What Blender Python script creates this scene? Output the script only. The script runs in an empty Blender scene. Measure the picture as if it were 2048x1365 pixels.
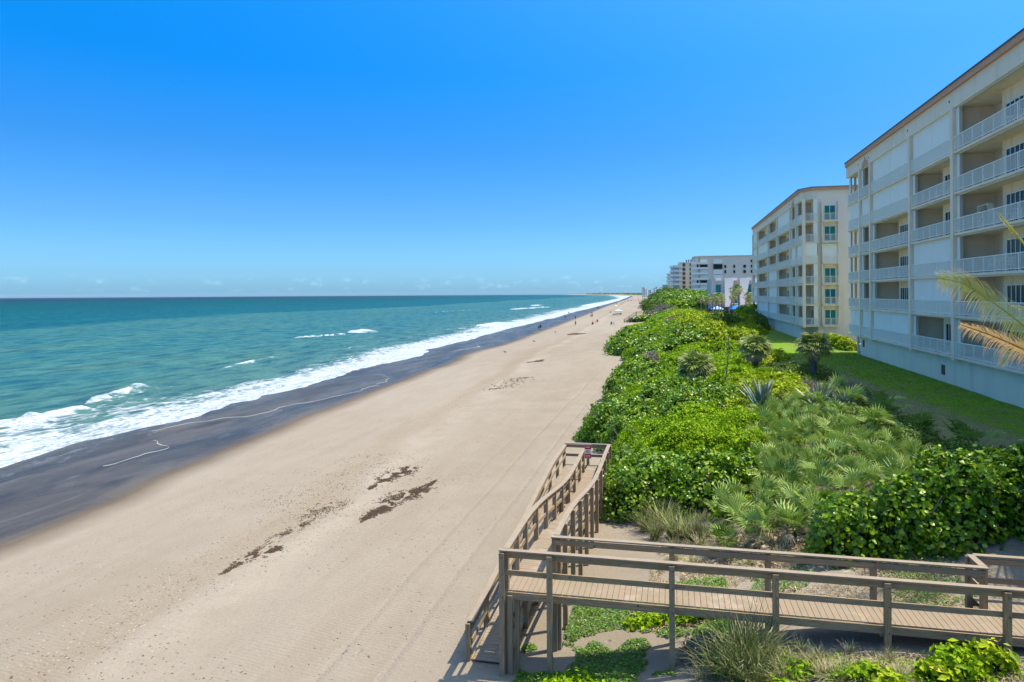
import bpy, math, random
import numpy as np
from mathutils import Vector, Matrix

R = math.radians
rng = np.random.default_rng(7)
random.seed(7)
scene = bpy.context.scene
COL = scene.collection

# ------------------------------------------------------------------ camera, sky, sun, exposure
HEAD, FPX, HORY, CAMZ = 12.88, 1400.0, 589.0, 12.0
ROLL = 0.0064
cam_d = bpy.data.cameras.new('camera'); cam = bpy.data.objects.new('camera', cam_d); COL.objects.link(cam)
cam_d.sensor_width = 36.0; cam_d.lens = 36.0 * FPX / 2048.0
cam_d.shift_y = -(682.5 - HORY) / 2048.0
cam_d.clip_start = 0.1; cam_d.clip_end = 40000.0
cam.location = (0, 0, CAMZ)
cam.rotation_euler = (Matrix.Rotation(R(HEAD), 3, 'Z') @ Matrix.Rotation(R(90), 3, 'X') @ Matrix.Rotation(-ROLL, 3, 'Z')).to_euler()
scene.camera = cam

SUN_DIR = Vector((1.47, 0.60, 3.24)).normalized()
SUN_EL = math.asin(SUN_DIR.z); SUN_AZ = math.atan2(SUN_DIR.x, SUN_DIR.y)
world = bpy.data.worlds.new('World'); scene.world = world; world.use_nodes = True
nt = world.node_tree; nt.nodes.clear()
def wn(t): return nt.nodes.new(t)
sky = wn('ShaderNodeTexSky'); sky.sky_type = 'NISHITA'; sky.sun_disc = False
sky.sun_elevation = SUN_EL; sky.sun_rotation = SUN_AZ
sky.altitude = 0; sky.air_density = 1.0; sky.dust_density = 1.0; sky.ozone_density = 2.0
# deep tropical blue: the clear-sky model tinted by height above the horizon, all the way round
tn = wn('ShaderNodeValToRGB'); hs = wn('ShaderNodeVectorMath'); hs.operation = 'MULTIPLY'; hs2 = wn('ShaderNodeVectorMath'); hs2.operation = 'MULTIPLY'; hs2.inputs[1].default_value = (2, 2, 2)
SKY_T = [(0.0,(.27,.60,1.04)),(.035,(.24,.51,.88)),(.10,(.17,.41,.69)),(.20,(.08,.375,.71)),(.30,(.01,.42,.85)),(.40,(.005,.50,.98)),(.62,(.62,1.0,1.30)),(1.0,(1.0,1.25,1.4))]
while len(tn.color_ramp.elements) < len(SKY_T): tn.color_ramp.elements.new(.5)
for e_, (p_, c_) in zip(tn.color_ramp.elements, SKY_T): e_.position = p_; e_.color = tuple(v/2 for v in c_) + (1,)
bg = wn('ShaderNodeBackground'); bg.inputs['Strength'].default_value = 0.115
wo = wn('ShaderNodeOutputWorld')
tc = wn('ShaderNodeTexCoord')
sep = wn('ShaderNodeSeparateXYZ'); nt.links.new(tc.outputs['Generated'], sep.inputs[0])
# little fair weather clouds far out over the sea, just above the horizon
mp = wn('ShaderNodeMapping'); mp.inputs['Scale'].default_value = (60, 60, 110)
nz = wn('ShaderNodeTexNoise'); nz.inputs['Scale'].default_value = 1.0; nz.inputs['Detail'].default_value = 5
nt.links.new(tc.outputs['Generated'], mp.inputs[0]); nt.links.new(mp.outputs[0], nz.inputs['Vector'])
def wmath(op, a, b=None, clamp=False):
    m = wn('ShaderNodeMath'); m.operation = op; m.use_clamp = clamp
    for i, v in enumerate((a, b)):
        if v is None: continue
        if isinstance(v, (int, float)): m.inputs[i].default_value = v
        else: nt.links.new(v, m.inputs[i])
    return m.outputs[0]
cl = wmath('MULTIPLY', wmath('SUBTRACT', nz.outputs['Fac'], 0.55, True), 5.0, True)
band = wmath('MULTIPLY', wmath('MULTIPLY', wmath('SUBTRACT', sep.outputs['Z'], 0.004), 160.0, True),
             wmath('MULTIPLY', wmath('SUBTRACT', 0.030, sep.outputs['Z']), 70.0, True), True)
fac = wmath('MULTIPLY', wmath('MULTIPLY', cl, band), 0.10)
mix = wn('ShaderNodeMixRGB'); mix.inputs['Color2'].default_value = (7.6, 8.4, 9.0, 1)
nt.links.new(sep.outputs['Z'], tn.inputs[0]); nt.links.new(sky.outputs[0], hs2.inputs[0]); nt.links.new(hs2.outputs[0], hs.inputs[0]); nt.links.new(tn.outputs[0], hs.inputs[1]); 
dt = wn('ShaderNodeVectorMath'); dt.operation = 'DOT_PRODUCT'; dt.inputs[1].default_value = tuple(SUN_DIR); nt.links.new(tc.outputs['Generated'], dt.inputs[0])
au = wmath('MULTIPLY', wmath('POWER', wmath('MAXIMUM', dt.outputs['Value'], 0.0), 3.0), 1.9)     # whitish glow that widens round the sun
ad = wn('ShaderNodeVectorMath'); ad.operation = 'ADD'; cmb = wn('ShaderNodeCombineXYZ')
for i_, k_ in enumerate((1.0, .92, .70)): nt.links.new(wmath('MULTIPLY', au, k_), cmb.inputs[i_])
nt.links.new(hs.outputs[0], ad.inputs[0]); nt.links.new(cmb.outputs[0], ad.inputs[1]); nt.links.new(ad.outputs[0], mix.inputs['Color1'])
nt.links.new(fac, mix.inputs['Fac']); nt.links.new(mix.outputs[0], bg.inputs['Color']); nt.links.new(bg.outputs[0], wo.inputs[0])

sun_d = bpy.data.lights.new('sun', 'SUN'); sun_d.energy = 2.95; sun_d.angle = R(0.5); sun_d.color = (1.0, 0.93, 0.80)
sun = bpy.data.objects.new('sun', sun_d); COL.objects.link(sun)
sun.rotation_euler = SUN_DIR.to_track_quat('Z', 'Y').to_euler(); sun.location = (60, 20, 120)
vs = scene.view_settings
vs.view_transform = 'Standard'; vs.look = 'None'; vs.exposure = 1.22; vs.gamma = 1.0; vs.use_curve_mapping = False
scene.cycles.max_bounces = 7; scene.cycles.diffuse_bounces = 3; scene.cycles.glossy_bounces = 3
scene.cycles.transmission_bounces = 4; scene.cycles.transparent_max_bounces = 8
scene.cycles.use_denoising = True

# ------------------------------------------------------------------ helpers
_s, _c = math.sin(R(HEAD)), math.cos(R(HEAD))
def at(px, py, z):
    """point of the place seen at a pixel of the 2048 px wide photo, on level z"""
    a = (px - 1024) / FPX; b = (HORY - py) / FPX
    cr, sr = math.cos(ROLL), math.sin(ROLL)
    a, b = a * cr + b * sr, b * cr - a * sr
    t = (z - CAMZ) / b
    return (a * _c - _s) * t, (a * _s + _c) * t
def xat(px, Y):
    a = (px - 1024) / FPX
    return Y * (a * _c - _s) / (a * _s + _c)
def yat(px, X):
    a = (px - 1024) / FPX
    return X * (a * _s + _c) / (a * _c - _s)

def tag(o, label=None, cat=None, group=None, kind=None):
    if label: o['label'] = label
    if cat: o['category'] = cat
    if group: o['group'] = group
    if kind: o['kind'] = kind
    return o
def empty(name, loc=(0, 0, 0), rz=0.0, **k):
    o = bpy.data.objects.new(name, None); COL.objects.link(o); o.location = loc; o.rotation_euler = (0, 0, rz)
    o.empty_display_size = 0.3
    return tag(o, **k)
def link(name, me, parent=None, loc=None, **k):
    o = bpy.data.objects.new(name, me); COL.objects.link(o)
    if parent is not None: o.parent = parent
    if loc is not None: o.location = loc
    return tag(o, **k)
def mesh_np(name, V, F, mats, fmat=None, smooth=False, attrs=None):
    """V (n,3); F list of arrays, each (m,k) of polygons with k corners"""
    V = np.asarray(V, dtype=np.float32)
    if not isinstance(F, (list, tuple)): F = [F]
    F = [np.asarray(f, dtype=np.int32) for f in F if len(f)]
    me = bpy.data.meshes.new(name)
    me.vertices.add(len(V)); me.vertices.foreach_set('co', V.ravel())
    nl = sum(f.size for f in F); npoly = sum(len(f) for f in F)
    me.loops.add(nl); me.loops.foreach_set('vertex_index', np.concatenate([f.ravel() for f in F]))
    me.polygons.add(npoly)
    tot = np.concatenate([np.full(len(f), f.shape[1], dtype=np.int32) for f in F])
    st = np.concatenate([[0], np.cumsum(tot)[:-1]]).astype(np.int32)
    me.polygons.foreach_set('loop_start', st); me.polygons.foreach_set('loop_total', tot)
    for m in (mats if isinstance(mats, (list, tuple)) else [mats]): me.materials.append(m)
    if fmat is not None: me.polygons.foreach_set('material_index', np.asarray(fmat, dtype=np.int32))
    me.polygons.foreach_set('use_smooth', np.full(npoly, smooth, dtype=bool))
    if attrs:
        for k, a in attrs.items():
            at_ = me.attributes.new(k, 'FLOAT', 'POINT'); at_.data.foreach_set('value', np.asarray(a, dtype=np.float32))
    me.update(calc_edges=True)
    return me

class MB:
    def __init__(s): s.v = []; s.f = []; s.m = []
    def poly(s, pts, mi=0):
        b = len(s.v); s.v += [tuple(p) for p in pts]; s.f.append(tuple(range(b, b + len(pts)))); s.m.append(mi)
    def box(s, x0, x1, y0, y1, z0, z1, mi=0, M=None):
        b = len(s.v)
        P = [(x0,y0,z0),(x1,y0,z0),(x1,y1,z0),(x0,y1,z0),(x0,y0,z1),(x1,y0,z1),(x1,y1,z1),(x0,y1,z1)]
        if M is not None: P = [tuple(M @ Vector(p)) for p in P]
        s.v += P
        for q in ((0,3,2,1),(4,5,6,7),(0,1,5,4),(1,2,6,5),(2,3,7,6),(3,0,4,7)):
            s.f.append(tuple(b + i for i in q)); s.m.append(mi)
        return s
    def beam(s, p, q, w, h, up=(0,0,1), mi=0):
        """box from p to q; w sideways, h along up, centred"""
        p = Vector(p); q = Vector(q); d = (q - p).normalized(); u = Vector(up); side = d.cross(u).normalized(); u = side.cross(d).normalized()
        b = len(s.v)
        for e in (p, q):
            for sx, sz in ((-1,-1),(1,-1),(1,1),(-1,1)): s.v.append(tuple(e + side*(sx*w/2) + u*(sz*h/2)))
        for k in ((0,3,2,1),(4,5,6,7),(0,1,5,4),(1,2,6,5),(2,3,7,6),(3,0,4,7)):
            s.f.append(tuple(b + i for i in k)); s.m.append(mi)
        return s
    def tube(s, pts, rads, n=6, mi=0, cap=True):
        pts = [Vector(p) for p in pts]
        if isinstance(rads, (int, float)): rads = [rads]*len(pts)
        b = len(s.v); ref = Vector((0,0,1)) if abs((pts[-1]-pts[0]).normalized().z) < .9 else Vector((1,0,0))
        for i, p in enumerate(pts):
            d = (pts[min(i+1, len(pts)-1)] - pts[max(i-1, 0)]).normalized()
            a = d.cross(ref).normalized(); c = d.cross(a).normalized()
            for k in range(n):
                t = 2*math.pi*k/n; s.v.append(tuple(p + a*(math.cos(t)*rads[i]) + c*(math.sin(t)*rads[i])))
        for i in range(len(pts)-1):
            for k in range(n):
                k2 = (k+1) % n
                s.f.append((b+i*n+k, b+i*n+k2, b+(i+1)*n+k2, b+(i+1)*n+k)); s.m.append(mi)
        if cap:
            s.f.append(tuple(b+k for k in range(n))[::-1]); s.m.append(mi)
            s.f.append(tuple(b+(len(pts)-1)*n+k for k in range(n))); s.m.append(mi)
        return s
    def mesh(s, name, mats, smooth=False):
        me = bpy.data.meshes.new(name); me.from_pydata(s.v, [], s.f)
        for m in (mats if isinstance(mats, (list, tuple)) else [mats]): me.materials.append(m)
        me.polygons.foreach_set('material_index', s.m)
        if smooth: me.polygons.foreach_set('use_smooth', [True]*len(s.f))
        me.update(); return me
    def obj(s, name, mats, parent=None, smooth=False, loc=None, **k):
        return link(name, s.mesh(name, mats, smooth), parent, loc, **k)

def vnoise(x, y, seed=0):
    x = np.asarray(x, dtype=np.float64); y = np.asarray(y, dtype=np.float64)
    xi = np.floor(x).astype(np.int64); yi = np.floor(y).astype(np.int64); fx = x - xi; fy = y - yi
    def h(a, b):
        n = (a * 374761393 + b * 668265263 + seed * 1442695041) & 0xffffffff
        n = ((n ^ (n >> 13)) * 1274126177) & 0xffffffff
        return ((n ^ (n >> 16)) & 0xffff) / 65535.0
    u = fx*fx*(3-2*fx); v = fy*fy*(3-2*fy)
    return (h(xi,yi)*(1-u)+h(xi+1,yi)*u)*(1-v) + (h(xi,yi+1)*(1-u)+h(xi+1,yi+1)*u)*v
def fbm(x, y, seed=0, o=4):
    r = 0; a = .5
    for i in range(o): r = r + a*vnoise(x*2**i, y*2**i, seed+i*17); a *= .5
    return r
def sm(t): t = np.clip(t, 0, 1); return t*t*(3-2*t)

# ------------------------------------------------------------------ materials
class N:
    def __init__(s, name):
        s.m = bpy.data.materials.new(name); s.m.use_nodes = True; s.t = s.m.node_tree; s.t.nodes.clear()
        s.out = s.n('ShaderNodeOutputMaterial')
    def n(s, t, **k):
        o = s.t.nodes.new(t)
        for a, v in k.items(): setattr(o, a, v)
        return o
    def set(s, sock, v):
        if isinstance(v, (int, float)): sock.default_value = v
        elif isinstance(v, (tuple, list)): sock.default_value = tuple(v) + ((1,) if len(v) == 3 and len(sock.default_value) == 4 else ())
        else: s.t.links.new(v, sock)
    def math(s, op, a, b=0.0, clamp=False):
        m = s.n('ShaderNodeMath', operation=op, use_clamp=clamp); s.set(m.inputs[0], a); s.set(m.inputs[1], b); return m.outputs[0]
    def mix(s, f, a, b, mode='MIX'):
        m = s.n('ShaderNodeMixRGB', blend_type=mode); s.set(m.inputs[0], f); s.set(m.inputs[1], a); s.set(m.inputs[2], b); return m.outputs[0]
    def pos(s): return s.n('ShaderNodeNewGeometry').outputs['Position']
    def obj(s): return s.n('ShaderNodeTexCoord').outputs['Object']
    def map(s, v, scale=(1,1,1), rot=(0,0,0), loc=(0,0,0)):
        m = s.n('ShaderNodeMapping'); s.set(m.inputs['Vector'], v); m.inputs['Scale'].default_value = scale; m.inputs['Rotation'].default_value = rot; m.inputs['Location'].default_value = loc
        return m.outputs[0]
    def noise(s, v, scale=1.0, detail=3.0, rough=.5, dist=0.0):
        o = s.n('ShaderNodeTexNoise'); s.set(o.inputs['Vector'], v); o.inputs['Scale'].default_value = scale; o.inputs['Detail'].default_value = detail
        o.inputs['Roughness'].default_value = rough; o.inputs['Distortion'].default_value = dist; return o.outputs['Fac']
    def ramp(s, f, stops, interp='LINEAR'):
        r = s.n('ShaderNodeValToRGB'); s.set(r.inputs[0], f); e = r.color_ramp.elements; r.color_ramp.interpolation = interp
        while len(e) < len(stops): e.new(0.5)
        for i, (p, c) in enumerate(stops): e[i].position = p; e[i].color = tuple(c) + (1,) if len(c) == 3 else c
        return r.outputs[0]
    def rng(s, f, a, b, c=0.0, d=1.0):
        m = s.n('ShaderNodeMapRange'); s.set(m.inputs[0], f); m.inputs[1].default_value = a; m.inputs[2].default_value = b; m.inputs[3].default_value = c; m.inputs[4].default_value = d; return m.outputs[0]
    def attr(s, name): return s.n('ShaderNodeAttribute', attribute_name=name).outputs['Fac']
    def rand(s): return s.n('ShaderNodeObjectInfo').outputs['Random']
    def bump(s, h, strength=.3, dist=.05, nrm=None):
        b = s.n('ShaderNodeBump'); s.set(b.inputs['Height'], h); s.set(b.inputs['Strength'], strength); b.inputs['Distance'].default_value = dist
        if nrm is not None: s.set(b.inputs['Normal'], nrm)
        return b.outputs[0]
    def bsdf(s, color, rough=.8, spec=.3, normal=None, metal=0.0, **k):
        p = s.n('ShaderNodeBsdfPrincipled'); s.set(p.inputs['Base Color'], color); s.set(p.inputs['Roughness'], rough); s.set(p.inputs['Specular IOR Level'], spec); s.set(p.inputs['Metallic'], metal)
        if normal is not None: s.set(p.inputs['Normal'], normal)
        for a, v in k.items(): s.set(p.inputs[a.replace('_', ' ')], v)
        return p.outputs[0]
    def done(s, sh): s.t.links.new(sh, s.out.inputs[0]); return s.m

def simple(name, col, rough=.7, spec=.3, var=.12, scale=3.0, bump=0.0, bscale=40.0, metal=0.0, stain=0.0):
    n = N(name); p = n.obj()
    c2 = tuple(max(0, x*(1-var)) for x in col); c1 = tuple(x*(1+var) for x in col)
    c = n.mix(n.noise(p, scale, 4), c2, c1)
    if stain: 
        w = n.rng(n.noise(n.map(p, (1.2,1.2,.15)), 1.0, 5), .5, .75)
        c = n.mix(n.math('MULTIPLY', w, stain), c, tuple(x*.55 for x in col))
    nm = n.bump(n.noise(p, bscale, 3), bump, .02) if bump else None
    return n.done(n.bsdf(c, rough, spec, nm, metal))

M = {}
M['stucco'] = simple('stucco', (.87,.69,.50), .9, .15, .06, .6, .35, 14, stain=.30)
M['stucco_warm'] = simple('stucco_warm', (.86,.69,.55), .9, .15, .06, .8, .3, 14, stain=.22)
M['stucco_pale'] = simple('stucco_pale', (.88,.72,.52), .9, .15, .05, .5, .3, 10, stain=.35)
M['cream'] = simple('cream_stucco', (.84,.72,.48), .9, .15, .05, .2)
M['grey_stucco'] = simple('grey_stucco', (.82,.68,.52), .9, .15, .05, .2)
M['terracotta'] = simple('terracotta_trim', (.62,.32,.20), .8, .2, .1, 2)
M['roof_cap'] = simple('roof_cap', (.10,.10,.11), .6, .4, .1, 2)
M['white_paint'] = simple('white_paint', (.90,.83,.70), .45, .5, .04, 2)
M['shutter'] = simple('shutter_paint', (.90,.83,.70), .55, .4, .05, .7)
M['track'] = simple('shutter_track', (.68,.64,.52), .5, .5, .05, 2)
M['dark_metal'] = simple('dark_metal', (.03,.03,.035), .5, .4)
M['white_wall'] = simple('white_wall', (.88,.82,.72), .7, .3, .03, .5)
M['blue_grey_wall'] = simple('blue_grey_wall', (.42,.46,.44), .8, .2, .05, .5)
n = N('window_glass'); M['glass'] = n.done(n.bsdf(n.mix(n.rand(), (.006,.012,.009), (.020,.030,.024)), .15, .12))
n = N('teal_glass'); M['teal_glass'] = n.done(n.bsdf(n.mix(n.rand(), (.0,.15,.20), (.0,.21,.15)), .15, .2))

def wood(name, sc):
    n = N(name); p = n.pos(); g = n.noise(n.map(p, (3,3,3)), 1.0, 4)
    grain = n.noise(n.map(p, sc), 1.0, 6, .7, .4); fineg = n.noise(n.map(p, tuple(v*3.1 for v in sc)), 1.0, 4, .7)
    c = n.mix(n.rng(grain, .3, .7), (.17,.108,.052), (.45,.31,.165)); c = n.mix(n.rng(g, .45, .7, 0, .5), c, (.27,.205,.14))
    c = n.mix(n.math('MULTIPLY', n.rand(), .45), c, (.30,.235,.175)); c = n.mix(n.rng(n.rand(), .7, 1.0, 0, .4), c, (.13,.105,.075))
    crack = n.rng(fineg, .62, .70); c = n.mix(n.math('MULTIPLY', crack, .75), c, (.05,.035,.025))
    knots = n.rng(n.noise(p, 7.0, 1), .74, .78); c = n.mix(knots, c, (.07,.05,.035))
    green = n.rng(n.math('ADD', n.noise(p, 1.7, 4), 0), .55, .7, 0, .35); c = n.mix(green, c, (.17,.18,.11))
    return n.done(n.bsdf(c, .85, .15, n.bump(fineg, .4, .01)))
M['wood'] = wood('weathered_wood', (2.0,22,22)); M['wood_y'] = wood('weathered_wood_along', (22,2.0,22)); M['wood_z'] = wood('weathered_wood_upright', (22,22,2.0))
n = N('railing_cap'); c = n.mix(n.noise(n.map(n.pos(), (1.5,1.5,1)), 2, 5), (.225,.165,.102), (.34,.262,.175)); M['cap'] = n.done(n.bsdf(c, .65, .35))
n = N('composite_plank')
c = n.mix(n.noise(n.pos(), 2.2, 5), (.225,.172,.105), (.29,.228,.148)); c = n.mix(n.rng(n.rand(), 0, 1, 0, .32), c, (.32,.20,.14))
c = n.mix(n.rng(n.noise(n.pos(), 1.1, 6, .6), .56, .75, 0, .45), c, (.52,.43,.35))
M['plank'] = n.done(n.bsdf(c, .75, .25, n.bump(n.noise(n.map(n.obj(), (60, 3, 3)), 1, 2), .12, .004)))

# sand: dryness from the distance to the waterline (attribute inland)
n = N('beach_sand')
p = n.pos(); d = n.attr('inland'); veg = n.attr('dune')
big = n.noise(n.map(p, (0.050,0.012,0.050)), 1, 4, .55, .6); med = n.noise(p, .35, 5, .6); fine = n.noise(p, 9, 6, .7); tiny = n.noise(p, 60, 3, .7)
dry = n.mix(n.rng(big, .36, .64), (0.235,0.187,0.128), (0.305,0.252,0.184))
dry = n.mix(n.rng(med, .42, .68, 0, .55), dry, (0.325,0.272,0.203))
st = n.noise(n.map(p, (.9,.10,1), rot=(0,0,.05)), 1, 5, .6, .4)
dry = n.mix(n.rng(st, .47, .66, 0, .28), dry, (0.232,0.170,0.103))
# tide bands parallel to the water
dn = n.math('ADD', d, n.math('MULTIPLY', n.math('SUBTRACT', n.noise(n.map(p, (.08,.05,1)), 1, 4), .5), 5.0))
bandf = n.math('MULTIPLY', n.rng(dn, 12.0, 13.2), n.rng(dn, 15.2, 14.0))
dry = n.mix(n.math('MULTIPLY', bandf, n.rng(fine, .35, .65, .1, .55)), dry, (0.232,0.155,0.076))
lightb = n.math('MULTIPLY', n.rng(dn, 14.8, 15.6), n.rng(dn, 18.0, 16.4))
dry = n.mix(n.math('MULTIPLY', n.math('MULTIPLY', lightb, n.rng(med, .35, .6)), .5), dry, (0.392,0.328,0.239))
dry = n.mix(n.rng(fine, .30, .75, 0, .55), dry, (0.240,0.190,0.134))
dry = n.mix(n.rng(n.noise(p, 2.6, 6, .75), .52, .70, 0, .42), dry, (0.245,0.192,0.132))
dry = n.mix(n.rng(tiny, .62, .78, 0, .5), dry, (0.152,0.106,0.067))
dw = n.math('ADD', d, n.math('MULTIPLY', n.math('SUBTRACT', n.noise(p, .5, 4), .5), .7))
damp = n.mix(n.rng(fine, .3, .7), (.105,.078,.050), (.145,.108,.072))
c = n.mix(n.rng(dw, .9, 3.4), damp, dry)
wet = n.mix(n.rng(n.noise(n.map(p, (.30,.07,.3), rot=(0,0,.1)), 1, 6, .65, .6), .38, .62), (.040,.034,.026), (.090,.074,.055))
wet = n.mix(n.rng(n.noise(n.map(p, (1.1,.16,1), rot=(0,0,.12)), 1, 6, .7, .8), .60, .70, 0, .45), wet, (.17,.19,.20))
lacef = n.math('MULTIPLY', n.rng(n.noise(n.map(p, (.9,.35,1)), 1, 7, .75, 1.0), .54, .66), n.rng(d, -7, -13)); wet = n.mix(n.math('MULTIPLY', lacef, .55), wet, (.24,.27,.28))
wetf = n.rng(n.math('ADD', d, n.math('MULTIPLY', n.math('SUBTRACT', n.noise(p, 1.4, 4), .5), .8)), 1.3, -1.1)
c = n.mix(wetf, c, wet)
# grooves left by tyres and wind ripples
sp = n.n('ShaderNodeSeparateXYZ'); n.set(sp.inputs[0], p); X = sp.outputs['X']
wob = n.math('MULTIPLY', n.math('SUBTRACT', n.noise(n.map(p, (0,.03,0)), 1, 2), .5), 1.2)
Xw_ = n.math('ADD', X, wob)
def groove(x0, w):
    a = n.math('ABSOLUTE', n.math('SUBTRACT', Xw_, x0)); return n.rng(a, w, 0.0)
gr = n.math('ADD', n.math('ADD', groove(-9.35, .18), groove(-7.65, .18)), n.math('MULTIPLY', n.math('ADD', groove(-12.6, .15), groove(-11.0, .14)), .3))
tread = n.noise(n.map(p, (1,1,1)), 14, 2)
gr = n.math('MULTIPLY', gr, n.rng(tread, .25, .6, .35, 1.0))
wv = n.n('ShaderNodeTexWave', wave_type='BANDS', bands_direction='Y'); n.set(wv.inputs['Vector'], n.map(p, rot=(0,0,.22))); wv.inputs['Scale'].default_value = 2.1; wv.inputs['Distortion'].default_value = 5.0; wv.inputs['Detail'].default_value = 2; wv.inputs['Detail Scale'].default_value = .7
rip = n.math('MULTIPLY', wv.outputs['Fac'], n.rng(n.noise(p, .12, 3), .45, .6))
vor = n.n('ShaderNodeTexVoronoi'); n.set(vor.inputs['Vector'], p); vor.inputs['Scale'].default_value = 2.1
foot = n.math('MULTIPLY', n.rng(vor.outputs['Distance'], .22, .05), n.rng(n.noise(p, .33, 3), .5, .62))
hgt = n.math('ADD', n.math('ADD', n.math('MULTIPLY', fine, .35), n.math('MULTIPLY', gr, -.32)), n.math('ADD', n.math('MULTIPLY', rip, .10), n.math('MULTIPLY', foot, -.5)))
hgt = n.math('ADD', hgt, n.math('MULTIPLY', med, .8)); hgt = n.math('ADD', hgt, n.math('MULTIPLY', tiny, .12))
drym = n.rng(dw, .6, 4.0)
nm = n.bump(hgt, n.math('ADD', n.math('MULTIPLY', drym, .80), .10), .12)
c = n.mix(n.math('MULTIPLY', n.math('MULTIPLY', gr, n.rng(n.noise(p, .22, 3), .38, .62, 0, .18)), drym), c, (.27,.205,.145))
# soil under the dune plants
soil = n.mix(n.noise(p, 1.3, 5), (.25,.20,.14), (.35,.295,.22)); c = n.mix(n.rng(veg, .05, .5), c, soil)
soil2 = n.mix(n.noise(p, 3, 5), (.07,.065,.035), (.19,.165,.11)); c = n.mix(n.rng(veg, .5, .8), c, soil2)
rf = n.mix(n.rng(d, .9, -.1), (.95,)*3, n.mix(n.noise(n.map(p, (.2,.08,.2)), 1, 4), (.16,)*3, (.42,)*3))
rgb = n.n('ShaderNodeRGBToBW'); n.set(rgb.inputs[0], rf)
M['sand'] = n.done(n.bsdf(c, rgb.outputs[0], n.rng(d, .9, -.1, .15, .03), nm))

# sea
n = N('sea_water')
p = n.pos(); d = n.attr('off'); w = n.attr('foamw'); brk = n.attr('brk')
sp = n.n('ShaderNodeSeparateXYZ'); n.set(sp.inputs[0], p)
turb = n.noise(n.map(p, (.030,.012,.03), rot=(0,0,-.1)), 1, 5, .6, .5)
near = n.mix(n.rng(turb, .35, .65), (.018,.104,.108), (.044,.132,.100))
near = n.mix(n.rng(n.noise(n.map(p, (.11,.035,.1)), 1, 4), .5, .72, 0, .5), near, (.068,.125,.075))
mid = n.mix(n.rng(turb, .35, .65), (.0,.055,.075), (.0,.080,.074)); far = (.0,.012,.034)
edge = n.math('ADD', d, n.math('MULTIPLY', n.math('SUBTRACT', n.noise(n.map(p, (.0035,.0035,.0035)), 1, 2), .5), 150.0))
c = n.mix(n.rng(edge, 186, 205), near, mid); c = n.mix(n.rng(d, 250, 2300), c, far)
shal = n.rng(d, 26, 2); c = n.mix(n.math('MULTIPLY', shal, .6), c, (.085,.130,.095)); c = n.mix(n.rng(d, 70, 14, 0, .35), c, (.07,.14,.095))
f1 = n.noise(n.map(p, (.75,.30,.7), rot=(0,0,.15)), 1, 7, .68, 1.2); f2 = n.noise(n.map(p, (.16,.05,.16)), 1, 3)
vor = n.n('ShaderNodeTexVoronoi', feature='DISTANCE_TO_EDGE'); n.set(vor.inputs['Vector'], n.map(p, (.75,.40,.7))); vor.inputs['Scale'].default_value = 1.0
lace = n.rng(vor.outputs['Distance'], .16, .02)
t = n.math('DIVIDE', d, w)                       # 0 at the front, 1 at the back of the foam
dens = n.math('ADD', n.rng(t, 0.0, 1.15, .62, .0), n.rng(sp.outputs['Y'], 60, 160, 0, .16))
dens = n.math('ADD', dens, n.math('MULTIPLY', n.math('SUBTRACT', f2, .5), .7))
dens = n.math('MULTIPLY', dens, n.rng(t, 2.6, .9))
dens = n.math('ADD', dens, n.rng(t, .12, .0, 0, .35))
s_ = n.math('ADD', n.math('ADD', n.math('MULTIPLY', f1, 1.15), n.math('MULTIPLY', lace, .12)), n.math('ADD', dens, n.math('MULTIPLY', brk, 1.0)))
foam = n.rng(s_, .86, 1.12)
caps = n.math('MULTIPLY', n.rng(n.noise(n.map(p, (.11,.035,.11)), 1, 6, .7), .735, .77), n.rng(d, 20, 60, 0, .75)); caps = n.math('MULTIPLY', caps, n.rng(d, 800, 200))
foam = n.math('MAXIMUM', foam, caps)
ff = n.noise(p, 3.0, 5)
fc = n.mix(n.rng(n.math('ADD', n.math('MULTIPLY', ff, .5), n.math('MULTIPLY', f1, .5)), .40, .60), (.20,.25,.27), (.54,.55,.55))
w1 = n.noise(n.map(p, (.35,.13,.3), rot=(0,0,.12)), 1, 7, .62, .3); w2 = n.noise(n.map(p, (1.9,.8,1.5), rot=(0,0,.3)), 1, 4, .6)
fb = n.noise(n.map(p, (.022,.009,.02)), 1, 6, .75)
wh = n.math('ADD', n.math('MULTIPLY', w1, 1.3), n.math('MULTIPLY', w2, .16)); wh = n.math('ADD', wh, n.math('MULTIPLY', fb, n.rng(d, 60, 500, 0, 9)))
nm = n.bump(wh, .85, 1.1)
c = n.mix(n.rng(w1, .48, .64, 0, .7), c, (.0,.045,.07)); c = n.mix(n.rng(w1, .48, .30, 0, .4), c, (.09,.22,.19)); c = n.mix(n.rng(w2, .45, .68, 0, .45), c, (.0,.055,.09))
water = n.n('ShaderNodeMixShader')
dif = n.n('ShaderNodeBsdfDiffuse'); n.set(dif.inputs['Color'], c); n.set(dif.inputs['Normal'], n.bump(wh, .5, .6))
gl = n.n('ShaderNodeBsdfGlossy'); gl.inputs['Roughness'].default_value = .16; gl.inputs['Color'].default_value = (.85,.92,1,1); n.set(gl.inputs['Normal'], nm)
fr_ = n.n('ShaderNodeFresnel'); fr_.inputs['IOR'].default_value = 1.33; n.set(fr_.inputs['Normal'], nm)
n.set(water.inputs[0], n.math('MULTIPLY', n.rng(fr_.outputs[0], 0.02, .6, .03, .20), n.rng(d, 60, 700, 1.0, .45))); n.set(water.inputs[1], dif.outputs[0]); n.set(water.inputs[2], gl.outputs[0])
fo = n.bsdf(fc, .9, .2, n.bump(n.math('ADD', ff, n.math('MULTIPLY', f1, 2.0)), .7, .25))
fin = n.n('ShaderNodeMixShader'); n.set(fin.inputs[0], foam); n.set(fin.inputs[1], water.outputs[0]); n.set(fin.inputs[2], fo)
M['sea'] = n.done(fin.outputs[0])
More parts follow.
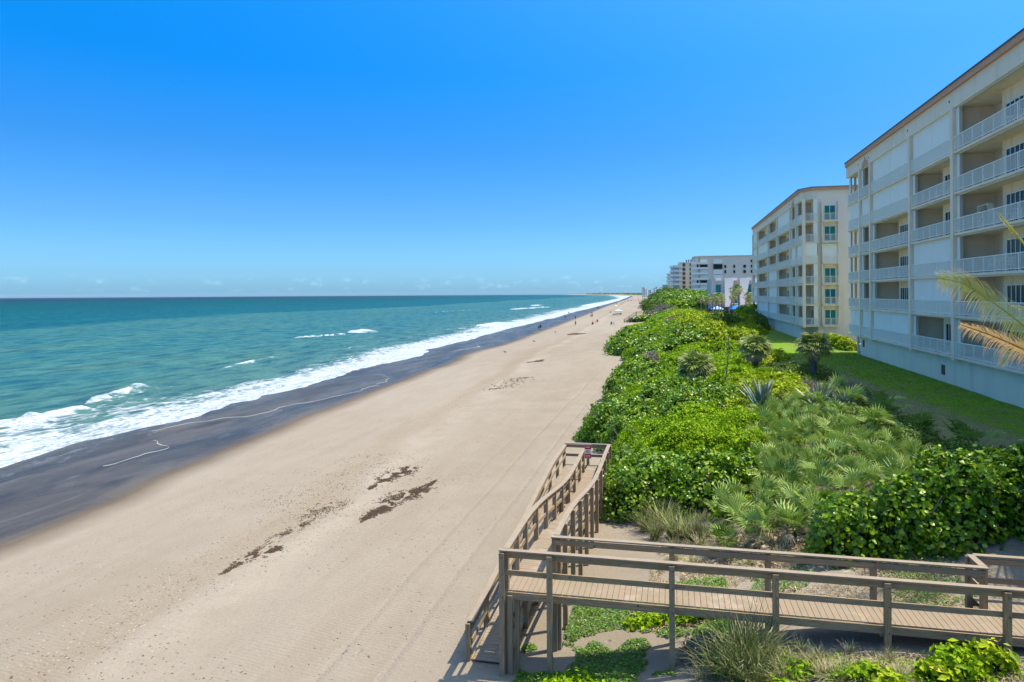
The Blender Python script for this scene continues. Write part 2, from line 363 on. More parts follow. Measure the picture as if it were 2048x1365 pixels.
M['foam'] = simple('swash_foam', (.30,.30,.28), .9, .2, .12, 6)

# foliage: v = a random number per leaf
def leafmat(name, stops, rough=.45, spec=.2, trans=.3, patch=None, tcol=None):
    n = N(name); v = n.attr('v'); c = n.ramp(v, stops)
    bigv = n.noise(n.pos(), .45, 3); c = n.mix(n.rng(bigv, .35, .68, 0, .5), c, patch or tuple(x*.62 for x in stops[1][1]))
    p = n.bsdf(c, rough, spec)
    tr = n.n('ShaderNodeBsdfTranslucent'); n.set(tr.inputs[0], n.mix(.5, c, tcol or (.22,.38,.02)))
    m = n.n('ShaderNodeMixShader'); m.inputs[0].default_value = trans; n.set(m.inputs[1], p); n.set(m.inputs[2], tr.outputs[0])
    return n.done(m.outputs[0])
M['leaf_grape'] = leafmat('sea_grape_leaf', [(0,(.035,.085,.008)),(.30,(.13,.26,.005)),(.65,(.27,.42,.010)),(.92,(.44,.54,.03)),(.965,(.42,.40,.07)),(.99,(.46,.14,.02))], .34, .34, .24)
M['leaf_mat'] = leafmat('shrub_leaf', [(0,(.08,.17,.004)),(.35,(.21,.36,.003)),(.75,(.38,.53,.006)),(1,(.56,.62,.02))], .6, .12, .26)
M['leaf_yellow'] = leafmat('yellow_green_leaf', [(0,(.12,.20,.003)),(.4,(.33,.43,.004)),(.75,(.56,.60,.01)),(.93,(.70,.60,.03)),(1,(.50,.22,.03))], .55, .18, .28)
M['leaf_scrub'] = leafmat('scrub_leaf', [(0,(.06,.11,.01)),(.5,(.12,.20,.015)),(1,(.22,.28,.04))], .5, .3, .2)
M['leaf_grey'] = leafmat('dry_twig', [(0,(.16,.13,.105)),(.5,(.26,.22,.18)),(1,(.36,.31,.26))], .8, .1, .1)
M['leaf_vine'] = leafmat('beach_vine_leaf', [(0,(.055,.16,.01)),(.5,(.11,.25,.012)),(.9,(.24,.36,.03)),(1,(.40,.30,.05))], .4, .4, .25)
M['straw'] = leafmat('dry_straw', [(0,(.20,.13,.06)),(.5,(.40,.30,.17)),(1,(.62,.52,.34))], .8, .1, .1, patch=(.30,.23,.12), tcol=(.4,.3,.15))
M['core'] = simple('shrub_inner_shade', (.045,.05,.02), .95, .05, .4, 3)  # woody interior coloured near-black to imitate shade inside the bushes
M['branch'] = simple('pale_branch', (.22,.19,.15), .9, .1, .3, 4)
n = N('palmetto_fan')
v = n.attr('v'); base = n.mix(n.rand(), (.035,.12,.008), (.36,.48,.09)); c = n.mix(n.rng(v, .55, 1.0), base, (.46,.46,.14)); c = n.mix(n.rng(v, .25, 0.0), c, (.20,.33,.05))
tr = n.n('ShaderNodeBsdfTranslucent'); n.set(tr.inputs[0], n.mix(.5, c, (.25,.38,.05))); m = n.n('ShaderNodeMixShader'); m.inputs[0].default_value = .22
n.set(m.inputs[1], n.bsdf(c, .5, .3)); n.set(m.inputs[2], tr.outputs[0]); M['palmetto'] = n.done(m.outputs[0])
n = N('sabal_fan')
v = n.attr('v'); base = n.mix(n.rand(), (.09,.17,.025), (.26,.34,.06)); c = n.mix(n.rng(v, .5, 1.0), base, (.55,.46,.20))
tr = n.n('ShaderNodeBsdfTranslucent'); n.set(tr.inputs[0], c); m = n.n('ShaderNodeMixShader'); m.inputs[0].default_value = .2
n.set(m.inputs[1], n.bsdf(c, .45, .4)); n.set(m.inputs[2], tr.outputs[0]); M['sabal'] = n.done(m.outputs[0])
n = N('dead_fan'); M['dead'] = n.done(n.bsdf(n.mix(n.rand(), (.36,.25,.13), (.62,.49,.32)), .8, .15))
n = N('coconut_frond')
v = n.attr('v'); c = n.mix(n.rng(v, .0, .75), (.16,.23,.02), (.42,.38,.12)); c = n.mix(n.rng(v, .55, 1.0), c, (.62,.50,.40))
tr = n.n('ShaderNodeBsdfTranslucent'); n.set(tr.inputs[0], c); m = n.n('ShaderNodeMixShader'); m.inputs[0].default_value = .35
n.set(m.inputs[1], n.bsdf(c, .4, .4)); n.set(m.inputs[2], tr.outputs[0]); M['coco'] = n.done(m.outputs[0])
n = N('dry_coconut_frond'); v = n.attr('v'); c = n.mix(v, (.40,.22,.05), (.60,.45,.27)); M['coco_dry'] = n.done(n.bsdf(c, .7, .2))
M['rachis'] = simple('frond_rib', (.42,.40,.05), .5, .4, .2, 3)
n = N('palm_trunk'); c = n.mix(n.noise(n.map(n.obj(), (5,5,9)), 2, 5), (.10,.085,.07), (.30,.27,.23)); M['trunk'] = n.done(n.bsdf(c, .9, .1, n.bump(n.noise(n.obj(), 12, 4), .6, .04)))
n = N('agave_leaf'); v = n.attr('v'); c = n.mix(n.rand(), (.045,.12,.10), (.13,.23,.19)); c = n.mix(n.rng(v, .6, 1), c, (.45,.42,.30)); M['agave'] = n.done(n.bsdf(c, .4, .4))
n = N('dune_grass'); v = n.attr('v'); c = n.ramp(v, [(0,(.10,.15,.03)),(.4,(.20,.24,.06)),(.65,(.34,.31,.13)),(1,(.50,.41,.25))]); M['grass'] = n.done(n.bsdf(c, .6, .2))
n = N('lawn_blade'); v = n.attr('v'); c = n.ramp(v, [(0,(.08,.17,.008)),(.6,(.18,.32,.012)),(.9,(.30,.38,.03)),(1,(.44,.36,.18))]); M['blade'] = n.done(n.bsdf(c, .6, .2))
n = N('lawn'); p = n.pos(); a = n.noise(p, .55, 5, .6); c = n.mix(n.noise(p, 6, 5, .7), (.10,.19,.008), (.22,.36,.014))
dryp = n.attr('dry'); c = n.mix(n.rng(n.noise(p, .9, 5, .65), .46, .60, 0, .6), c, (.15,.16,.03)); c = n.mix(n.rng(n.noise(p, 3.3, 4, .7), .52, .62, 0, .5), c, (.05,.10,.008)); c = n.mix(n.math('MULTIPLY', n.rng(n.math('ADD', n.math('MULTIPLY', a, .9), n.math('MULTIPLY', dryp, .55)), .45, .75), .95), c, n.mix(n.noise(p, 8, 4), (.13,.13,.05), (.30,.26,.14)))
M['lawn'] = n.done(n.bsdf(c, .95, .1, n.bump(n.noise(p, 14, 5, .7), .9, .08)))
M['weed'] = simple('dry_seaweed', (.075,.048,.030), .9, .15, .5, 5)
M['chips'] = simple('shell_chip', (.42,.37,.30), .7, .3, .2, 9)
M['skin'] = simple('skin', (.42,.24,.16), .6, .3)
for k, col in dict(red=(.50,.03,.03), navy=(.02,.03,.09), black=(.02,.02,.022), white=(.75,.75,.75), blue=(.02,.22,.62), teal=(.03,.32,.38), pink=(.60,.16,.26), lightblue=(.35,.52,.70), purple=(.20,.08,.22), tan=(.50,.40,.28), orange=(.55,.15,.03), brown=(.16,.08,.05)).items():
    M[k] = simple(k + '_fabric', col, .8, .2)
M['pool_deck'] = simple('pool_deck', (.55,.42,.33), .9, .1, .1, .5)
M['far_wall'] = simple('far_wall', (.74,.72,.68), .9, .1, .05, .05)
# ------------------------------------------------------------------ coast lines (X as a function of Y, metres)
WET = np.array([(-200,-31.0),(27,-31.2),(34,-31.8),(38,-32.9),(51,-33.9),(63,-35.0),(78,-35.6),(94,-36.9),(114,-37.4),(131,-40.0),(154,-38.6),(205,-40.4),(276,-43.5),(370,-47.2),(543,-55.5),(772,-65.5),(1437,-90),(3234,-175),(5500,-434),(8000,-1000),(13500,-1980)], float)
FRONT = np.array([(-200,-45),(40,-46.0),(45,-46.9),(49,-48.4),(53,-46.9),(61,-46.4),(69,-48.2),(71.5,-47.1),(80,-46.9),(88,-47.7),(102,-48.8),(128,-48.4),(146,-51.9),(181,-52.2),(225,-55.4),(281,-55.8),(326,-58.3),(345,-56.5),(450,-63),(555,-64.6),(754,-70.5),(1169,-86),(3234,-185),(5500,-450),(8000,-1018),(13500,-2000)], float)
BACK = np.array([(-200,-59),(51,-59.3),(55,-60.4),(63,-62.8),(70,-62.0),(73,-57.8),(89,-58.6),(101,-58.3),(136,-65.2),(162,-63.5),(212,-66.2),(265,-72.5),(285,-70.5),(361,-73.2),(477,-81),(618,-83),(833,-95),(1103,-106),(1793,-135),(5500,-490),(8000,-1065),(13500,-2060)], float)
VEG = np.array([(-200,-3.0),(33,-3.0),(40,-4.6),(48,-5.8),(66,-6.4),(90,-7.0),(114,-6.6),(183,-10.2),(270,-12.9),(435,-17),(763,-27),(1437,-50),(3234,-125),(5500,-375),(8000,-935),(13500,-1900)], float)
def cur(T, Y): return np.interp(Y, T[:,0], T[:,1])
def Xw(Y): return cur(WET, Y) + (vnoise(np.asarray(Y)/6.0, 0, 5)-.5)*.9
def Xf(Y): return cur(FRONT, Y) + (vnoise(np.asarray(Y)/5.0, 3, 9)-.5)*1.6 + (vnoise(np.asarray(Y)/1.6, 3, 11)-.5)*.7
def Xv(Y): return cur(VEG, Y)
def gz(X, Y, rough=True):
    X = np.asarray(X, float); Y = np.asarray(Y, float)
    xw = cur(WET, Y); xv = Xv(Y); d = X - xw
    t = np.clip(d/np.maximum(xv-xw, 1), 0, 1)
    z = .35 + 1.6*(1-(1-t)**1.5)
    z = np.where(d < 0, .35 + .026*np.maximum(d, -13) + .08*np.minimum(d+13, 0), z)
    top = 5.0 + 0*z
    rise = (top-1.95)*sm((X-xv)/14.0)
    near = sm((26.0-Y)/5.0)
    rise_n = 1.75*sm((X+5.0)/11.5)
    z = z + np.where(d > 0, rise*(1-near) + rise_n*near, 0)
    z = z + np.where(X > xv, (fbm(X/3.0, Y/3.0, 3)-.47)*.35*sm((X-xv)/3)*sm((14-X)/4), 0)
    if rough:
        z = z + np.where((d > 3), (fbm(X/2.2, Y/3.0, 21)-.47)*.12*sm((d-3)/6), 0)
    return np.maximum(z, -6.0)
def gz1(x, y): return float(gz(np.array([x]), np.array([y]))[0])

def grid(xs_fn, us, Ys):
    """columns us (offsets), rows Ys -> vertices and quads"""
    U, Y = np.meshgrid(us, Ys); X = xs_fn(Y) + U
    n, m = U.shape; idx = np.arange(n*m).reshape(n, m)
    F = np.stack([idx[:-1,:-1], idx[:-1,1:], idx[1:,1:], idx[1:,:-1]], -1).reshape(-1,4)
    return X, Y, U, F

# the land: sea bed, wet strand, beach, dune and ground behind in one sheet
us = np.concatenate([np.linspace(-60,-16,8), np.arange(-15,4,.5), np.arange(4,22,.5), np.arange(22,34,.3), np.arange(34,60,.6), np.geomspace(61,4000,30)])
Ys = np.concatenate([np.linspace(-160,8,14), np.arange(10,70,.4), np.arange(70,170,1.2), np.geomspace(172,13000,110)])
X, Y, U, F = grid(lambda y: cur(WET, y), us, Ys)
inl = X - Xw(Y)
Z = gz(X, Y)
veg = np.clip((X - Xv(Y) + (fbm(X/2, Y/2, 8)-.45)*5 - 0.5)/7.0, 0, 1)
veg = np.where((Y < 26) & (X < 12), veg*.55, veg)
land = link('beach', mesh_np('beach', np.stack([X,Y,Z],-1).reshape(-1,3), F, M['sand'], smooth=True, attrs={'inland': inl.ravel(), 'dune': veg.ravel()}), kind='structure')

# the sea
ds = np.concatenate([np.arange(0,32,.32), np.arange(32,110,.9), np.geomspace(111,13500,110)])
Ys = np.concatenate([np.linspace(-160,24,30), np.arange(25,135,.45), np.geomspace(136,13000,330)])
D, Y = np.meshgrid(ds, Ys); X = Xf(Y)*np.ones_like(D) - D
wd = np.maximum((cur(FRONT,Y) - cur(BACK,Y)), 5.0)
fade = np.clip(1 - (np.hypot(X,Y)-150)/500, 0.0, 1)
ph = fbm(X/60, Y/90, 31)*16
sw = np.sin(D/17*2*np.pi*.9 + ph + Y*.02)
Z = .10 + .02*np.sqrt(D).clip(0,3) + fade*sm((D-8)/25)*(.16*np.maximum(sw, -.4)*fbm(X/20,Y/35,41)*2 + .16*(fbm(X/3.2, Y/6.5, 51)-.5) + .08*(fbm(X/1.2,Y/2.2,61)-.5))
Z += .05*(fbm(X/1.1,Y/1.1,71)-.5)*sm(D/2)*fade + .05*sm(D/1.0)
brk = np.zeros_like(Z)
def breaker(px0, py0, px1, py1, wv, wf, hgt, st, seed):
    """a crest running between two places, foam spilling on its landward side"""
    global Z, brk
    x0, y0 = at(px0, py0, .4); x1, y1 = at(px1, py1, .4)
    L = math.hypot(x1-x0, y1-y0); ux, uy = (x1-x0)/L, (y1-y0)/L
    if uy < 0: pass
    t = (X-x0)*ux + (Y-y0)*uy; q = (X-x0)*uy - (Y-y0)*ux       # q > 0 towards the land when running along +Y
    if uy < 0: q = -q
    e = sm((t+L*.08)/(L*.2+.1))*sm((L*1.08-t)/(L*.2+.1))
    q = q + (fbm(t/6, 0*t, seed)-.45)*wv*1.3
    Z += hgt*e*np.exp(-np.where(q > 0, (q/(wv*.55))**2, (q/(wv*1.5))**2))
    b = e*np.where(q > -wv*.25, np.exp(-(np.maximum(q,0)/wf)), np.exp(-(q/(wv*.3))**2))
    n_ = fbm(t/2.0, q/1.6, seed+3)
    brk = np.maximum(brk, st*b*(.35+1.3*sm((n_-.3)/.35)))
breaker(-120,866, 80,838, 1.9, 1.7, .55, 1.0, 101)
breaker(70,842, 175,815, 1.6, .8, .55, .62, 102)
breaker(185,803, 290,770, 1.6, .7, .55, .55, 103)
breaker(450,736, 560,712, 1.5, .7, .30, .44, 104)
breaker(860,626, 960,619, 2.0, .8, .3, .46, 105)
breaker(590,677, 700,668, 1.7, .9, .45, .58, 106)
breaker(700,665, 735,660, 2.2, 3.0, .55, 1.3, 107)
breaker(1020,619, 1095,614, 3.0, 3.0, .5, 1.1, 108)
breaker(1062,612, 1078,610, 3.0, 4.0, .5, 1.3, 109)
breaker(960,652, 1000,645, 2.5, 4.0, .5, 1.2, 112)
breaker(1165,612, 1200,606, 3.0, 6.0, .5, 1.2, 113)
ze = gz(X, Y, False)
Z = np.where(D < 6, (ze+.012+.02*np.minimum(D,1))*(1-sm(D/6)) + Z*sm(D/6), Z); Z = np.where(D < 12, np.maximum(Z, ze+.012), Z)
n_, m_ = D.shape; idx = np.arange(n_*m_).reshape(n_, m_)
F = np.stack([idx[:-1,:-1], idx[1:,:-1], idx[1:,1:], idx[:-1,1:]], -1).reshape(-1,4)
sea = link('sea', mesh_np('sea', np.stack([X,Y,Z],-1).reshape(-1,3), F, M['sea'], smooth=True, attrs={'off': D.ravel(), 'foamw': wd.ravel(), 'brk': brk.ravel()}), kind='structure')

# thin foam edges left on the wet strand
def swash(name, px, width, label, n=60):
    P = [at(x, y, .2) for x, y in px]; pts = []
    for i in range(len(P)-1):
        L = math.hypot(P[i+1][0]-P[i][0], P[i+1][1]-P[i][1]); k = max(2, int(L/.35))
        for j in range(k): t = j/k; pts.append((P[i][0]*(1-t)+P[i+1][0]*t, P[i][1]*(1-t)+P[i+1][1]*t))
    A = np.array(pts); 
    for _ in range(6): A[1:-1] = (A[:-2]+A[1:-1]*2+A[2:])/4
    T = np.gradient(A, axis=0); T /= np.linalg.norm(T, axis=1)[:,None]+1e-9; Nn = np.stack([-T[:,1], T[:,0]], -1)
    k = np.arange(len(A)); w = width*(np.maximum(0,1.9*vnoise(k/4.0, 0*k, 77)-.45)+.12)*(.6+.8*vnoise(k/1.3,0*k,79))*np.sin(np.pi*np.clip((k+1)/(len(A)+1),0,1))**.4
    off = (vnoise(k/5.0, 0*k+4, 78)-.5)*.8 + (vnoise(k/1.7, 0*k+9, 80)-.5)*.22
    C = A + Nn*off[:,None]
    rows = []
    for e, zz in ((-1,.0),(0,.03),(1,.0)):
        q = C + Nn*(w*e)[:,None]; z = np.maximum(gz(q[:,0], q[:,1], False), .0) + .014 + zz
        rows.append(np.stack([q[:,0], q[:,1], z], -1))
    V = np.stack(rows, 1).reshape(-1,3); i = np.arange(len(A)-1)*3
    F = np.concatenate([np.stack([i, i+1, i+4, i+3], -1), np.stack([i+1, i+2, i+5, i+4], -1)])
    link(name, mesh_np(name, V, F, M['foam'], smooth=True), label=label, kind='stuff')
swash('foam_line', [(203,933),(235,926),(275,914),(318,903),(334,896),(337,891),(325,889),(305,884),(290,881)], .055, 'thin foam edge hooked on the wet sand nearest the lower left of the beach')
swash('foam_line', [(300,860),(360,848),(430,838),(500,832),(610,806),(650,800),(700,789),(745,776),(770,766),(777,759),(775,754),(762,751),(740,750)], .045, 'long curved foam edge looping over the wet sand in mid beach')
swash('foam_line', [(905,703),(930,699),(955,695),(960,692)], .16, 'small foam edge on the wet sand farther up the beach')
swash('foam_line', [(1002,662),(1015,664),(1025,662)], .2, 'tiny foam tongue on the far wet sand')

# lawn in front of the buildings
us = np.concatenate([np.arange(0,12,.3), [12.3,14,18,30,40]]); Ys = np.arange(24, 180, .5)
X, Y, U, F = grid(lambda y: 9.4 + (fbm(y/4, 0*y, 91)-.45)*3 + np.clip((y-62)/40,0,1)*2.0, us, Ys)
Z = gz(X, Y) + .03 + (fbm(X/1.0, Y/1.0, 95)-.5)*.08
dry = np.clip(1-np.abs(X-12.6+(Y-50)*.06)/3.6, 0, 1)*sm((Y-26)/10)*sm((84-Y)/15)*1.3
link('lawn', mesh_np('lawn', np.stack([X,Y,Z],-1).reshape(-1,3), F, M['lawn'], smooth=True, attrs={'dry': dry.ravel()}), kind='structure')

# ------------------------------------------------------------------ seaweed, debris
def chips(n, xy, size, seed, up=.5):
    """little flat ragged pieces lying on the sand"""
    r = np.random.default_rng(seed); x, y = xy
    z = gz(x, y); k = len(x)
    a = r.uniform(0, 2*np.pi, k); s1 = size*r.uniform(.5, 1.8, k); s2 = s1*r.uniform(.15, .6, k); h = s1*up*r.uniform(.1, .6, k)
    ca, sa = np.cos(a), np.sin(a)
    V = np.zeros((k,5,3)); 
    for j, (u, v, w) in enumerate(((-1,0,0),(0,-1,0),(1,.2,0),(.1,1,0),(0,0,1))):
        V[:,j,0] = x + ca*u*s1 - sa*v*s2; V[:,j,1] = y + sa*u*s1 + ca*v*s2; V[:,j,2] = z + .004 + w*h
    b = np.arange(k)[:,None]*5
    F = np.concatenate([b+np.array(t) for t in ((0,1,4),(1,2,4),(2,3,4),(3,0,4))])
    return V.reshape(-1,3), F
def weed_patch(label, px, n, size=.05, wj=.3):
    P = np.array([at(x, y, 1.9) for x, y, w in px]); W = np.array([w for _,_,w in px])
    r = np.random.default_rng(n); i = r.integers(0, len(P)-1, n); t = r.random(n)[:,None]
    c = P[i]*(1-t)+P[i+1]*t; w = W[i]*(1-t[:,0])+W[i+1]*t[:,0]
    off = r.normal(0, 1, n)*w*.5; off += (vnoise(c[:,1]*2.2, c[:,0]*1.3, 5)-.5)*w*wj*3
    x = c[:,0]+off; y = c[:,1]+r.normal(0,.25,n)
    keep = fbm(x*2.6, y*1.6, 6, 4) > .41
    V, F = chips(n, (x[keep], y[keep]), size, n+1, .8)
    link('seaweed_patch', mesh_np('seaweed_patch', V, F, M['weed']), label=label, category='seaweed', kind='stuff') if 0 else tag(link('seaweed_patch', mesh_np('seaweed_patch', V, F, M['weed'])), label, 'seaweed', kind='stuff')
weed_patch('upper of the large dark seaweed patches above the boardwalk on the beach', [(742,962,.15),(780,942,.7),(805,932,.8),(822,926,.5)], 3600, .05)
weed_patch('long dark seaweed patch pointing right in the middle of the beach', [(780,1000,.35),(800,985,1.0),(830,975,1.0),(848,968,.3),(868,956,.1)], 3600, .05)
weed_patch('narrow seaweed patch lowest of the three in mid beach', [(728,1027,.12),(745,1015,.4),(765,1007,.5),(778,1004,.2)], 2200, .05)
weed_patch('lone seaweed patch at the lower left of the beach', [(488,1096,.2),(505,1090,.5),(530,1083,.6),(550,1077,.15)], 1900, .045)
weed_patch('thin dark wrack line trailing down to the lower left', [(440,1125,.1),(490,1096,.2),(570,1045,.3),(600,1030,.4),(640,1000,.8),(700,985,1.0)], 2600, .035, .6)
weed_patch('sparse scatter of dark weed bits beside the seaweed patches', [(600,1010,2.0),(660,960,3.5),(730,930,3.5),(800,895,2.5)], 1500, .035, .8)
weed_patch('seaweed clump far up the beach near the driftwood', [(1058,719,.3),(1070,718,.8),(1086,715,.3)], 900, .12)
weed_patch('scattered seaweed specks on the brown sand in mid distance', [(985,772,1.0),(1010,765,2.0),(1030,757,2.4),(1045,750,1.2)], 900, .08)
r = np.random.default_rng(5); n = 12000
y = 12 + 190*r.random(n)**1.6; dd = r.normal(15, 2.4, n); k = r.random(n) < .55; dd[k] = r.uniform(5, 27, k.sum())
x = Xw(y) + dd; keep = (fbm(x/3.0, y/7.0, 13) > .42) & (x < Xv(y)-.2)
V, F = chips(n, (x[keep], y[keep]), .030, 3, .6); k2 = len(x[keep])
tag(link('beach_debris', mesh_np('beach_debris', V, F, M['weed'])), 'fine dark bits of weed scattered all over the beach', 'debris', kind='stuff')
n = 2200; y = 12 + 60*r.random(n)**1.5; dd = r.normal(13.5, 1.2, n); x = Xw(y)+dd
V, F = chips(n, (x, y), .028, 4, .3)
tag(link('shell_fragments', mesh_np('shell_fragments', V, F, M['chips'])), 'pale shell fragments along the high tide line', 'shells', kind='stuff')
for i, (px, py, L, dr) in enumerate(((1154,666,4.5,.5),)):
    x, y = at(px, py, 1.9); m = MB(); z = gz1(x, y)
    m.tube([(x-L/2,y-1.5,z+.1),(x-L/6,y-.2,z+.22),(x+L/6,y+.5,z+.16),(x+L/2,y+1.2,z+.3)], [.12,.2,.17,.06], 7)
    m.tube([(x,y+.2,z+.2),(x+.4,y-.9,z+.5)], [.08,.03], 5)
    tag(m.obj('driftwood_log', M['brown']), 'dark driftwood log lying on the far beach', 'driftwood')

# ------------------------------------------------------------------ apartment buildings
_cache = {}
def cached(key, fn):
    if key not in _cache: _cache[key] = fn()
    return _cache[key]
def rail_meshes(L):
    """railing along +Y from 0 to L: rails and posts; and its balusters"""
    def a():
        m = MB(); m.box(-.03,.03,0,L,1.00,1.05); m.box(-.02,.02,0,L,.08,.12); k = max(2, round(L/1.55))
        for i in range(k+1): yy = min(max(i*L/k, .03), L-.03); m.box(-.028,.028,yy-.03,yy+.03,-.02,1.0)
        return m.mesh('railing', M['white_paint'])
    def b():
        k = int(L/.115); yy = (np.arange(k)+.5)*L/k; V = np.zeros((k,8,3)); w = .011
        for j, (sx, sy, z) in enumerate(((-1,-1,.1),(1,-1,.1),(1,1,.1),(-1,1,.1),(-1,-1,1.0),(1,-1,1.0),(1,1,1.0),(-1,1,1.0))):
            V[:,j,0] = sx*w; V[:,j,1] = yy+sy*w; V[:,j,2] = z
        bb = np.arange(k)[:,None]*8
        F = np.concatenate([bb+np.array(q) for q in ((0,1,5,4),(1,2,6,5),(2,3,7,6),(3,0,4,7))])
        return mesh_np('balusters', V.reshape(-1,3), F, M['white_paint'])
    return cached(('rail', round(L,2)), a), cached(('bal', round(L,2)), b)
def add_rail(root, x, y, z, L, rz=0.0):
    a, b = rail_meshes(L); r = link('railing', a, root, (x, y, z)); r.rotation_euler = (0,0,rz); s = link('balusters', b, r); s['kind'] = 'stuff'
def shutter_mesh(L, H):
    def a():
        m = MB(); k = max(2, int(L/.17)); w = L/k; x0 = 0
        for i in range(k):
            y0 = i*w; q = .045
            m.poly([(0,y0,0),(0,y0,H),(-q,y0+w*.45,H),(-q,y0+w*.45,0)][::-1]); m.poly([(-q,y0+w*.45,0),(-q,y0+w*.45,H),(0,y0+w*.94,H),(0,y0+w*.94,0)][::-1])
            m.poly([(0,y0+w*.94,0),(0,y0+w*.94,H),(.01,y0+w,H),(.01,y0+w,0)][::-1])
        m.box(-.06,.04,L*.5-.035,L*.5+.035,0,H); m.box(-.06,.04,0,L,H-.06,H); m.box(-.06,.04,0,L,0,.05)
        m.box(.03,.045,0,L,0,H)
        return m.mesh('shutter', M['shutter'])
    return cached(('sh', round(L,2), round(H,2)), a)
def stack_mesh(H):
    def a():
        m = MB()
        for i in range(5): m.box(-.10+.0*i, .10, i*.11, i*.11+.075, 0, H)
        m.box(-.08,.08,0,.55,0,H)
        return m.mesh('folded_shutter', M['shutter'])
    return cached(('st', round(H,2)), a)
def window(root, x, y, z, W, H, panes, glass='glass', rz=0.0, name='window'):
    """glazed door or window facing -X, y is its low side"""
    def fr():
        m = MB(); t = .07
        m.box(-.05,.0,0,W,H-t,H); m.box(-.05,.0,0,W,0,t); pw = W/panes
        for i in range(panes+1):
            yy = min(max(i*pw, t/2), W-t/2); m.box(-.06,.0,yy-t*.45,yy+t*.45,.0,H)
        return m.mesh('window', M['white_paint'])
    def pa():
        m = MB(); pw = W/panes; m.box(-.02,-.01,.04,pw-.04,.07,H-.07); return m.mesh('pane', M[glass])
    f = link(name, cached(('wf', round(W,2), round(H,2), panes), fr), root, (x, y, z)); f.rotation_euler = (0,0,rz)
    for i in range(panes): link('pane', cached(('wp', round(W/panes,3), round(H,2), glass), pa), f, (0, i*W/panes, 0))

FL = [7.3 + 2.97*k for k in range(6)]
TOP = 25.3
def facade(root, X0, cols, state, depth=2.5, zg=3.0, side_open=None, wmat='stucco'):
    """sea front facing -X. cols: column positions from one end to the other; state[bay] = 6 letters from the top storey down:
    o open, s shuttered, n narrow opening without windows"""
    y_lo, y_hi = min(cols), max(cols)
    for k, z in enumerate(FL):
        m = MB(); m.box(X0-.02, X0+depth, y_lo-.1, y_hi+.1, z-.20, z); m.box(X0-.06, X0-.02, y_lo-.1, y_hi+.1, z-.17, z-.01)
        m.obj('floor_slab', M['stucco'], root)
    cm = cached('col', lambda: MB().box(-.14,.24,-.26,.26,7.0,TOP).mesh('column', M['stucco']))
    for y in cols[1:-1] if side_open else cols: link('column', cm, root, (X0, y, 0))
    for b in range(len(cols)-1):
        ya, yb = sorted((cols[b], cols[b+1])); st = state[b]
        w = yb-ya-.52
        for k in range(6):
            z = FL[k]; H = (FL[k+1]-.2 if k < 5 else TOP) - z; s_ = st[5-k]
            add_rail(root, X0-.03 if b or not side_open else X0-.03, ya+.26, z, w)
            if s_ == 's':
                link('shutter', shutter_mesh(w, H), root, (X0+.17, ya+.26, z))
            else:
                link('folded_shutter', stack_mesh(H), root, (X0+.2, yb-.26-.56 if w > 2.5 else yb-.26-.30, z))
                m = MB(); m.box(.10,.26,0,w,H-.09,H-.0); m.obj('shutter_track', M['track'], root, loc=(X0, ya+.26, z)) if w > 2 else None
                if w > 6:
                    ww = w*.42; y0 = yb-.26-w*.30-ww
                    link('inner_wall', cached(('iw', round(ww,2), round(H,2)), lambda: MB().box(-.0,1.2,0,ww,0,H).mesh('inner_wall', M['stucco_pale'])), root, (X0+depth-1.1, y0, z))
                    window(root, X0+depth-1.1, y0+ww-3.1, z+.02, 2.5, 2.15, 4)
                    if w > 8 and (k+b) % 2 == 0: window(root, X0+depth, ya+.6, z+.02, 1.9, 2.15, 2)
                elif w > 3: window(root, X0+depth, ya+w*.25, z+.02, w*.45, 2.15, 2)
    # walls between the balconies, back wall
    for y in cols[1:-1]:
        MB().box(X0+.24, X0+depth, y-.12, y+.12, FL[0], TOP).obj('party_wall', M['stucco'], root)

